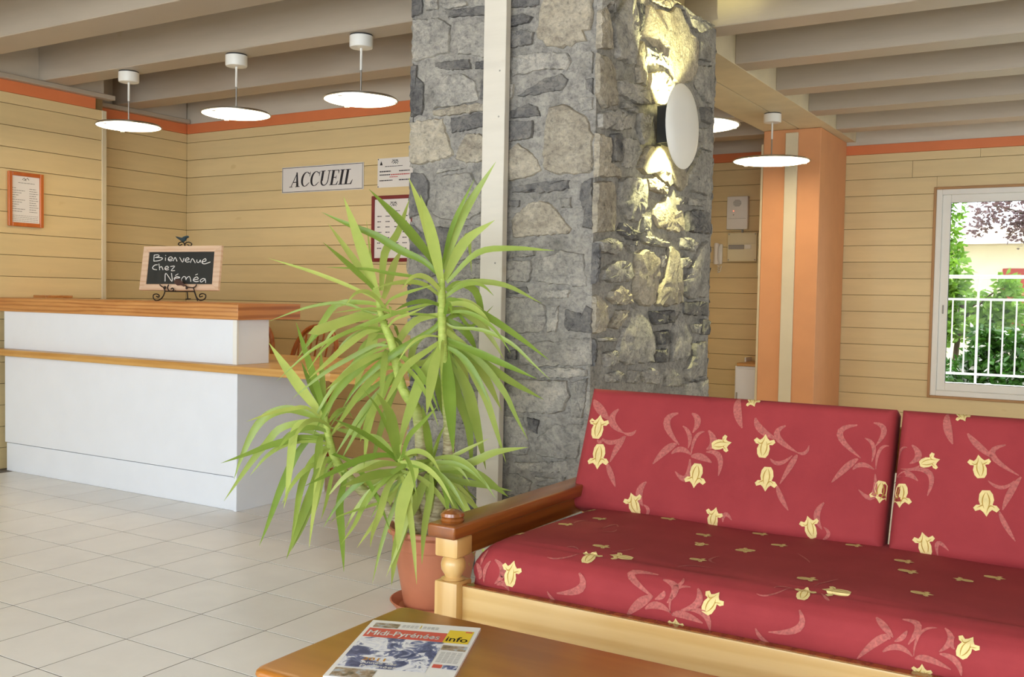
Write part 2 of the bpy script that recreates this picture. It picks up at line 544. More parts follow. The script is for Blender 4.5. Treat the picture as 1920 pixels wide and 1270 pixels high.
FRONT_STONES = [["d",[[-2.612,2.443],[-2.539,2.433],[-2.542,2.325],[-2.595,2.316],[-2.621,2.333]]],["g",[[-2.533,2.425],[-2.458,2.415],[-2.457,2.329],[-2.52,2.333]]],["g",[[-2.452,2.352],[-2.315,2.342],[-2.312,2.327],[-2.424,2.325]]],["d",[[-2.419,2.319],[-2.32,2.317],[-2.206,2.31],[-2.205,2.274],[-2.407,2.29]]],["g",[[-2.615,2.308],[-2.44,2.289],[-2.396,2.255],[-2.394,2.144],[-2.472,2.142],[-2.592,2.128],[-2.618,2.176]]],["g",[[-2.356,2.25],[-2.207,2.249],[-2.207,2.102],[-2.303,2.127],[-2.356,2.133]]],["d",[[-2.472,2.113],[-2.295,2.105],[-2.286,2.065],[-2.403,2.073],[-2.472,2.095]]],["d",[[-2.266,2.093],[-2.206,2.091],[-2.206,2.061],[-2.268,2.063]]],["d",[[-2.6,2.111],[-2.566,2.112],[-2.565,2.065],[-2.531,2.035],[-2.526,1.921],[-2.534,1.899],[-2.59,1.892],[-2.615,1.984],[-2.616,2.029]]],["g",[[-2.435,2.056],[-2.336,2.053],[-2.264,2.015],[-2.247,1.936],[-2.365,1.92],[-2.474,1.921],[-2.462,2.004]]],["d",[[-2.238,2.019],[-2.205,2.02],[-2.203,1.935],[-2.242,1.936]]],["t",[[-2.482,1.912],[-2.299,1.924],[-2.205,1.922],[-2.207,1.89],[-2.381,1.885],[-2.476,1.89]]],["d",[[-2.386,1.874],[-2.246,1.885],[-2.207,1.875],[-2.206,1.828],[-2.377,1.812]]],["t",[[-2.613,1.876],[-2.429,1.877],[-2.412,1.828],[-2.389,1.775],[-2.367,1.719],[-2.464,1.7],[-2.584,1.691],[-2.613,1.7]]],["t",[[-2.297,1.804],[-2.234,1.798],[-2.205,1.763],[-2.203,1.697],[-2.252,1.682],[-2.302,1.683],[-2.356,1.705],[-2.333,1.759]]],["g",[[-2.455,1.649],[-2.439,1.668],[-2.292,1.678],[-2.302,1.663]]],["d",[[-2.611,1.627],[-2.601,1.658],[-2.527,1.655],[-2.493,1.615],[-2.497,1.546],[-2.524,1.484],[-2.594,1.463],[-2.613,1.532]]],["g",[[-2.433,1.637],[-2.376,1.645],[-2.278,1.642],[-2.256,1.606],[-2.224,1.579],[-2.22,1.479],[-2.279,1.453],[-2.413,1.454],[-2.479,1.482],[-2.456,1.571]]],["d",[[-2.617,1.441],[-2.568,1.44],[-2.562,1.394],[-2.454,1.426],[-2.372,1.418],[-2.356,1.325],[-2.396,1.28],[-2.521,1.303],[-2.606,1.327]]],["g",[[-2.6,1.293],[-2.493,1.303],[-2.423,1.276],[-2.431,1.225],[-2.519,1.202],[-2.604,1.213]]],["g",[[-2.345,1.424],[-2.213,1.432],[-2.211,1.291],[-2.329,1.285]]],["g",[[-2.382,1.267],[-2.21,1.271],[-2.209,1.215],[-2.354,1.203]]],["g",[[-2.386,1.18],[-2.222,1.193],[-2.207,1.102],[-2.352,1.081],[-2.393,1.125]]],["d",[[-2.603,1.179],[-2.491,1.191],[-2.448,1.124],[-2.455,1.056],[-2.587,1.042]]],["g",[[-2.365,1.059],[-2.206,1.073],[-2.205,1.019],[-2.35,1.01]]],["g",[[-2.404,0.99],[-2.205,1.001],[-2.208,0.899],[-2.389,0.884]]],["g",[[-2.586,1.019],[-2.446,1.03],[-2.43,0.922],[-2.57,0.905]]],["d",[[-2.57,0.882],[-2.444,0.895],[-2.433,0.787],[-2.573,0.767]]],["g",[[-2.402,0.856],[-2.21,0.87],[-2.208,0.774],[-2.386,0.767]]],["g",[[-2.332,0.737],[-2.207,0.752],[-2.21,0.624],[-2.321,0.604]]],["d",[[-2.582,0.744],[-2.373,0.764],[-2.357,0.657],[-2.571,0.63]]],["g",[[-2.57,0.595],[-2.356,0.624],[-2.346,0.524],[-2.563,0.492]]],["g",[[-2.328,0.581],[-2.209,0.598],[-2.212,0.47],[-2.321,0.455]]],["g",[[-2.562,0.469],[-2.367,0.495],[-2.36,0.399],[-2.555,0.367]]],["g",[[-2.574,0.341],[-2.392,0.371],[-2.385,0.249],[-2.558,0.216]]],["g",[[-2.339,0.43],[-2.212,0.448],[-2.209,0.327],[-2.331,0.306]]],["d",[[-2.363,0.279],[-2.211,0.304],[-2.212,0.193],[-2.356,0.167]]],["d",[[-2.111,2.371],[-1.976,2.351],[-1.975,2.281],[-2.082,2.285],[-2.109,2.291]]],["d",[[-2.109,2.251],[-2.049,2.258],[-2.0,2.241],[-2.017,2.22],[-2.103,2.214]]],["d",[[-2.1,2.193],[-2.053,2.196],[-1.996,2.178],[-2.0,2.135],[-2.099,2.13]]],["t",[[-1.967,2.276],[-1.943,2.352],[-1.743,2.323],[-1.736,2.226],[-1.737,2.187],[-1.741,2.163],[-1.772,2.153],[-1.76,2.121],[-1.824,2.107],[-1.887,2.106],[-1.937,2.124],[-1.981,2.156],[-1.978,2.222]]],["g",[[-2.108,2.099],[-1.98,2.098],[-1.842,2.082],[-1.823,2.05],[-1.841,2.017],[-1.947,2.028],[-2.091,2.018],[-2.104,2.048]]],["g",[[-1.78,2.075],[-1.732,2.076],[-1.731,2.04],[-1.732,1.994],[-1.774,2.04]]],["d",[[-1.937,1.992],[-1.866,2.003],[-1.835,1.978],[-1.865,1.942],[-1.964,1.934],[-2.065,1.935],[-2.006,1.963]]],["d",[[-1.761,1.975],[-1.73,1.978],[-1.728,1.915],[-1.756,1.938]]],["g",[[-2.105,1.987],[-2.083,1.985],[-2.084,1.935],[-2.104,1.924]]],["g",[[-1.789,1.905],[-1.728,1.903],[-1.727,1.855],[-1.774,1.853]]],["d",[[-2.096,1.879],[-2.012,1.903],[-1.971,1.885],[-1.958,1.849],[-2.088,1.851]]],["d",[[-2.105,1.841],[-1.989,1.833],[-1.992,1.766],[-2.103,1.759]]],["t",[[-1.922,1.877],[-1.885,1.888],[-1.837,1.878],[-1.809,1.855],[-1.749,1.832],[-1.724,1.758],[-1.723,1.621],[-1.808,1.615],[-1.888,1.615],[-1.934,1.64],[-1.945,1.703],[-1.936,1.762]]],["t",[[-2.097,1.724],[-2.061,1.75],[-2.023,1.728],[-1.966,1.677],[-1.948,1.636],[-2.011,1.612],[-2.1,1.599]]],["d",[[-2.087,1.575],[-2.01,1.585],[-1.928,1.589],[-1.821,1.595],[-1.825,1.56],[-1.901,1.549],[-2.081,1.554]]],["d",[[-1.763,1.578],[-1.723,1.598],[-1.716,1.404],[-1.759,1.405],[-1.749,1.462],[-1.776,1.524]]],["d",[[-2.098,1.525],[-2.043,1.523],[-2.045,1.495],[-2.098,1.499]]],["t",[[-2.008,1.509],[-1.955,1.52],[-1.89,1.493],[-1.844,1.438],[-1.812,1.406],[-1.817,1.388],[-1.947,1.379],[-2.077,1.377],[-2.086,1.448]]],["g",[[-1.86,1.523],[-1.815,1.525],[-1.81,1.486],[-1.854,1.487]]],["g",[[-2.104,1.331],[-1.978,1.329],[-1.972,1.3],[-2.103,1.292]]],["g",[[-2.103,1.282],[-1.991,1.281],[-1.983,1.247],[-1.994,1.197],[-2.059,1.2],[-2.101,1.202]]],["g",[[-1.945,1.285],[-1.85,1.32],[-1.754,1.307],[-1.746,1.243],[-1.733,1.184],[-1.784,1.182],[-1.888,1.189],[-1.95,1.199],[-1.951,1.237]]],["g",[[-1.949,1.157],[-1.918,1.166],[-1.811,1.167],[-1.82,1.138],[-1.944,1.132]]],["d",[[-2.093,1.172],[-2.006,1.178],[-1.993,1.152],[-2.08,1.147]]],["g",[[-2.1,1.134],[-2.0,1.139],[-1.919,1.105],[-1.913,1.061],[-1.92,1.025],[-1.943,0.997],[-2.034,0.99],[-2.097,1.001]]],["g",[[-1.899,1.061],[-1.89,1.101],[-1.859,1.106],[-1.858,1.048],[-1.867,1.004],[-1.907,1.0],[-1.908,1.03]]],["d",[[-1.826,1.094],[-1.786,1.081],[-1.747,1.074],[-1.736,1.109],[-1.715,1.097],[-1.715,1.005],[-1.817,1.008],[-1.829,1.028]]],["g",[[-1.979,0.951],[-1.861,0.969],[-1.719,0.99],[-1.712,0.878],[-1.95,0.862],[-2.036,0.87],[-2.028,0.939]]],["d",[[-2.09,0.923],[-2.048,0.925],[-2.047,0.885],[-2.087,0.887]]],["g",[[-1.967,0.854],[-1.816,0.864],[-1.73,0.863],[-1.725,0.836],[-1.815,0.825],[-1.932,0.818]]],["g",[[-2.1,0.783],[-2.037,0.804],[-1.884,0.811],[-1.815,0.812],[-1.804,0.751],[-1.822,0.697],[-1.89,0.678],[-2.035,0.671],[-2.098,0.681]]],["g",[[-1.794,0.81],[-1.725,0.828],[-1.736,0.712],[-1.748,0.67],[-1.791,0.675]]],["d",[[-1.992,0.655],[-1.938,0.651],[-1.942,0.593],[-1.984,0.606]]],["g",[[-1.941,0.58],[-1.865,0.637],[-1.743,0.647],[-1.763,0.511],[-1.846,0.507],[-1.945,0.51],[-1.95,0.539]]],["g",[[-2.097,0.655],[-2.014,0.657],[-1.993,0.605],[-1.977,0.545],[-1.986,0.505],[-2.066,0.498],[-2.1,0.562]]],["g",[[-2.045,0.469],[-1.803,0.498],[-1.802,0.457],[-1.924,0.442],[-2.025,0.444]]],["g",[[-2.102,0.42],[-2.034,0.427],[-1.962,0.399],[-1.978,0.352],[-2.1,0.329]]],["g",[[-1.948,0.422],[-1.86,0.427],[-1.806,0.437],[-1.824,0.41],[-1.947,0.409]]],["g",[[-1.939,0.386],[-1.808,0.406],[-1.81,0.322],[-1.93,0.296]]],["g",[[-2.1,0.311],[-1.975,0.335],[-1.968,0.237],[-2.093,0.21]]]]
SIDE_STONES = [["g",[[3.524,2.215],[3.694,2.392],[3.748,2.27],[3.742,2.183],[3.711,2.079],[3.57,2.083],[3.538,2.136]]],["t",[[3.371,2.215],[3.436,2.271],[3.505,2.208],[3.506,2.102],[3.387,2.084]]],["t",[[3.378,2.068],[3.503,2.061],[3.544,2.016],[3.57,1.898],[3.466,1.868],[3.386,1.906]]],["g",[[3.367,2.302],[3.513,2.342],[3.586,2.321],[3.518,2.242],[3.45,2.281],[3.379,2.227]]],["t",[[3.862,2.357],[4.068,2.383],[4.181,2.439],[4.276,2.376],[4.426,2.338],[4.421,2.217],[4.346,2.129],[4.203,2.111],[4.108,2.134],[4.032,2.205],[3.87,2.212],[3.804,2.227],[3.832,2.291]]],["g",[[4.212,2.457],[4.263,2.555],[4.596,2.647],[4.603,2.455],[4.45,2.386],[4.327,2.393]]],["t",[[3.878,2.449],[4.188,2.535],[4.149,2.452],[4.067,2.399],[3.904,2.394]]],["d",[[3.749,2.343],[3.807,2.352],[3.808,2.25],[3.771,2.23]]],["g",[[3.839,2.187],[3.973,2.199],[4.081,2.184],[4.077,2.148],[3.942,2.147],[3.852,2.15]]],["t",[[3.759,2.163],[3.805,2.206],[3.833,2.188],[3.849,2.104],[3.848,2.026],[3.783,2.027],[3.758,2.081]]],["t",[[3.9,2.092],[4.037,2.124],[4.136,2.088],[4.099,1.995],[3.93,1.966],[3.882,2.015]]],["g",[[4.453,2.349],[4.618,2.357],[4.616,2.287],[4.459,2.269]]],["g",[[4.434,2.234],[4.617,2.267],[4.624,2.088],[4.536,2.087],[4.412,2.151]]],["d",[[4.503,2.051],[4.625,2.072],[4.624,1.988],[4.522,1.992]]],["g",[[3.584,2.003],[3.757,2.015],[3.871,2.009],[3.891,1.959],[3.761,1.936],[3.597,1.945]]],["g",[[3.628,1.917],[3.762,1.923],[3.753,1.896],[3.619,1.895]]],["g",[[3.421,1.842],[3.571,1.878],[3.738,1.885],[3.73,1.834],[3.59,1.802],[3.438,1.788]]],["g",[[3.79,1.904],[3.911,1.913],[3.928,1.815],[3.824,1.782],[3.767,1.84]]],["d",[[3.537,1.779],[3.615,1.795],[3.621,1.684],[3.538,1.673]]],["t",[[3.411,1.764],[3.509,1.769],[3.515,1.652],[3.623,1.644],[3.619,1.62],[3.517,1.607],[3.41,1.603]]],["g",[[3.651,1.783],[3.759,1.791],[3.82,1.753],[3.765,1.687],[3.698,1.666],[3.647,1.672]]],["t",[[3.896,1.781],[4.08,1.819],[4.273,1.75],[4.361,1.716],[4.352,1.661],[4.261,1.635],[4.209,1.649],[4.116,1.641],[3.948,1.671],[3.847,1.664],[3.787,1.679],[3.832,1.737]]],["t",[[3.871,1.638],[3.949,1.658],[4.111,1.629],[4.1,1.602],[4.022,1.599],[3.885,1.599]]],["g",[[4.504,1.851],[4.635,1.838],[4.648,1.672],[4.598,1.644],[4.38,1.65],[4.348,1.722],[4.399,1.753]]],["g",[[4.461,1.947],[4.626,1.968],[4.634,1.858],[4.51,1.864]]],["t",[[3.393,1.577],[3.547,1.598],[3.573,1.563],[3.576,1.405],[3.393,1.389]]],["g",[[3.654,1.628],[3.778,1.638],[3.849,1.635],[3.869,1.575],[3.857,1.502],[3.794,1.455],[3.684,1.46],[3.61,1.516],[3.607,1.57]]],["t",[[3.957,1.524],[4.025,1.562],[4.131,1.596],[4.178,1.539],[4.281,1.543],[4.315,1.514],[4.319,1.455],[4.21,1.443],[4.032,1.45],[3.965,1.495]]],["g",[[4.218,1.607],[4.342,1.609],[4.357,1.583],[4.24,1.568]]],["g",[[4.382,1.608],[4.593,1.623],[4.581,1.588],[4.398,1.58]]],["d",[[4.34,1.543],[4.468,1.566],[4.634,1.567],[4.641,1.467],[4.346,1.455]]],["d",[[3.634,1.441],[3.748,1.424],[3.829,1.411],[3.809,1.381],[3.709,1.38],[3.601,1.405]]],["g",[[3.836,1.398],[3.964,1.406],[4.145,1.389],[4.134,1.37],[3.99,1.367],[3.853,1.375]]],["g",[[3.858,1.487],[3.925,1.488],[3.917,1.428],[3.845,1.419]]],["g",[[4.276,1.419],[4.381,1.43],[4.494,1.407],[4.441,1.366],[4.292,1.373]]],["g",[[3.432,1.355],[3.539,1.374],[3.653,1.366],[3.645,1.335],[3.581,1.311],[3.443,1.317]]],["g",[[3.679,1.354],[3.8,1.361],[3.806,1.346],[3.743,1.327]]],["g",[[3.474,1.248],[3.612,1.291],[3.746,1.284],[3.769,1.238],[3.734,1.211],[3.519,1.202],[3.467,1.209]]],["t",[[3.797,1.321],[3.877,1.347],[4.022,1.322],[4.039,1.235],[4.01,1.141],[3.971,1.107],[3.836,1.115],[3.785,1.15],[3.785,1.239]]],["t",[[4.158,1.378],[4.228,1.365],[4.265,1.29],[4.292,1.181],[4.283,1.127],[4.126,1.109],[4.017,1.114],[4.037,1.177],[4.099,1.248],[4.131,1.308]]],["g",[[4.637,1.433],[4.665,1.153],[4.52,1.146],[4.354,1.15],[4.309,1.218],[4.412,1.282],[4.477,1.348],[4.558,1.403]]],["g",[[4.282,1.324],[4.368,1.338],[4.403,1.319],[4.364,1.288],[4.279,1.285]]],["g",[[4.051,1.328],[4.105,1.335],[4.09,1.283],[4.054,1.277]]],["t",[[3.56,1.163],[3.632,1.191],[3.736,1.163],[3.76,1.119],[3.592,1.112],[3.537,1.139]]],["t",[[3.414,1.144],[3.442,1.15],[3.533,1.114],[3.536,1.049],[3.514,1.009],[3.44,1.0],[3.417,1.003]]],["t",[[3.623,1.091],[3.714,1.091],[3.696,1.056],[3.617,1.016],[3.552,1.023],[3.585,1.057]]],["g",[[3.767,1.095],[3.826,1.091],[3.929,1.04],[3.98,0.961],[3.968,0.867],[3.801,0.863],[3.629,0.88],[3.644,0.97],[3.728,1.029]]],["d",[[3.949,1.084],[4.202,1.09],[4.199,1.035],[3.993,1.028]]],["d",[[4.019,0.997],[4.17,1.002],[4.174,0.942],[4.058,0.936]]],["d",[[4.0,0.917],[4.132,0.919],[4.123,0.86],[4.003,0.861]]],["g",[[4.236,1.047],[4.312,1.085],[4.376,1.02],[4.441,0.969],[4.42,0.877],[4.211,0.858],[4.193,0.934]]],["d",[[4.329,1.125],[4.557,1.131],[4.66,1.124],[4.649,1.066],[4.434,1.067],[4.345,1.08]]],["g",[[4.451,1.022],[4.557,1.026],[4.546,0.98],[4.482,0.981]]],["d",[[4.577,1.046],[4.658,1.045],[4.657,0.967],[4.583,0.974]]],["g",[[4.472,0.93],[4.644,0.941],[4.657,0.767],[4.408,0.757],[4.384,0.813],[4.469,0.87]]],["g",[[3.469,0.983],[3.604,0.98],[3.594,0.967],[3.469,0.971]]],["g",[[3.5,0.922],[3.626,0.932],[3.629,0.878],[3.522,0.868]]],["d",[[3.418,0.98],[3.436,0.978],[3.44,0.895],[3.418,0.874]]],["g",[[3.523,0.839],[3.636,0.845],[3.692,0.834],[3.653,0.797],[3.544,0.808]]],["g",[[3.869,0.829],[3.999,0.838],[4.09,0.805],[4.069,0.766],[3.916,0.78]]],["g",[[4.143,0.84],[4.212,0.832],[4.313,0.782],[4.329,0.739],[4.143,0.751]]],["g",[[3.744,0.842],[3.846,0.837],[3.838,0.783],[3.736,0.792]]],["d",[[3.4,1.349],[3.423,1.35],[3.432,1.259],[3.421,1.191],[3.403,1.193]]],["g",[[4.375,0.746],[4.651,0.749],[4.652,0.636],[4.402,0.649]]]]
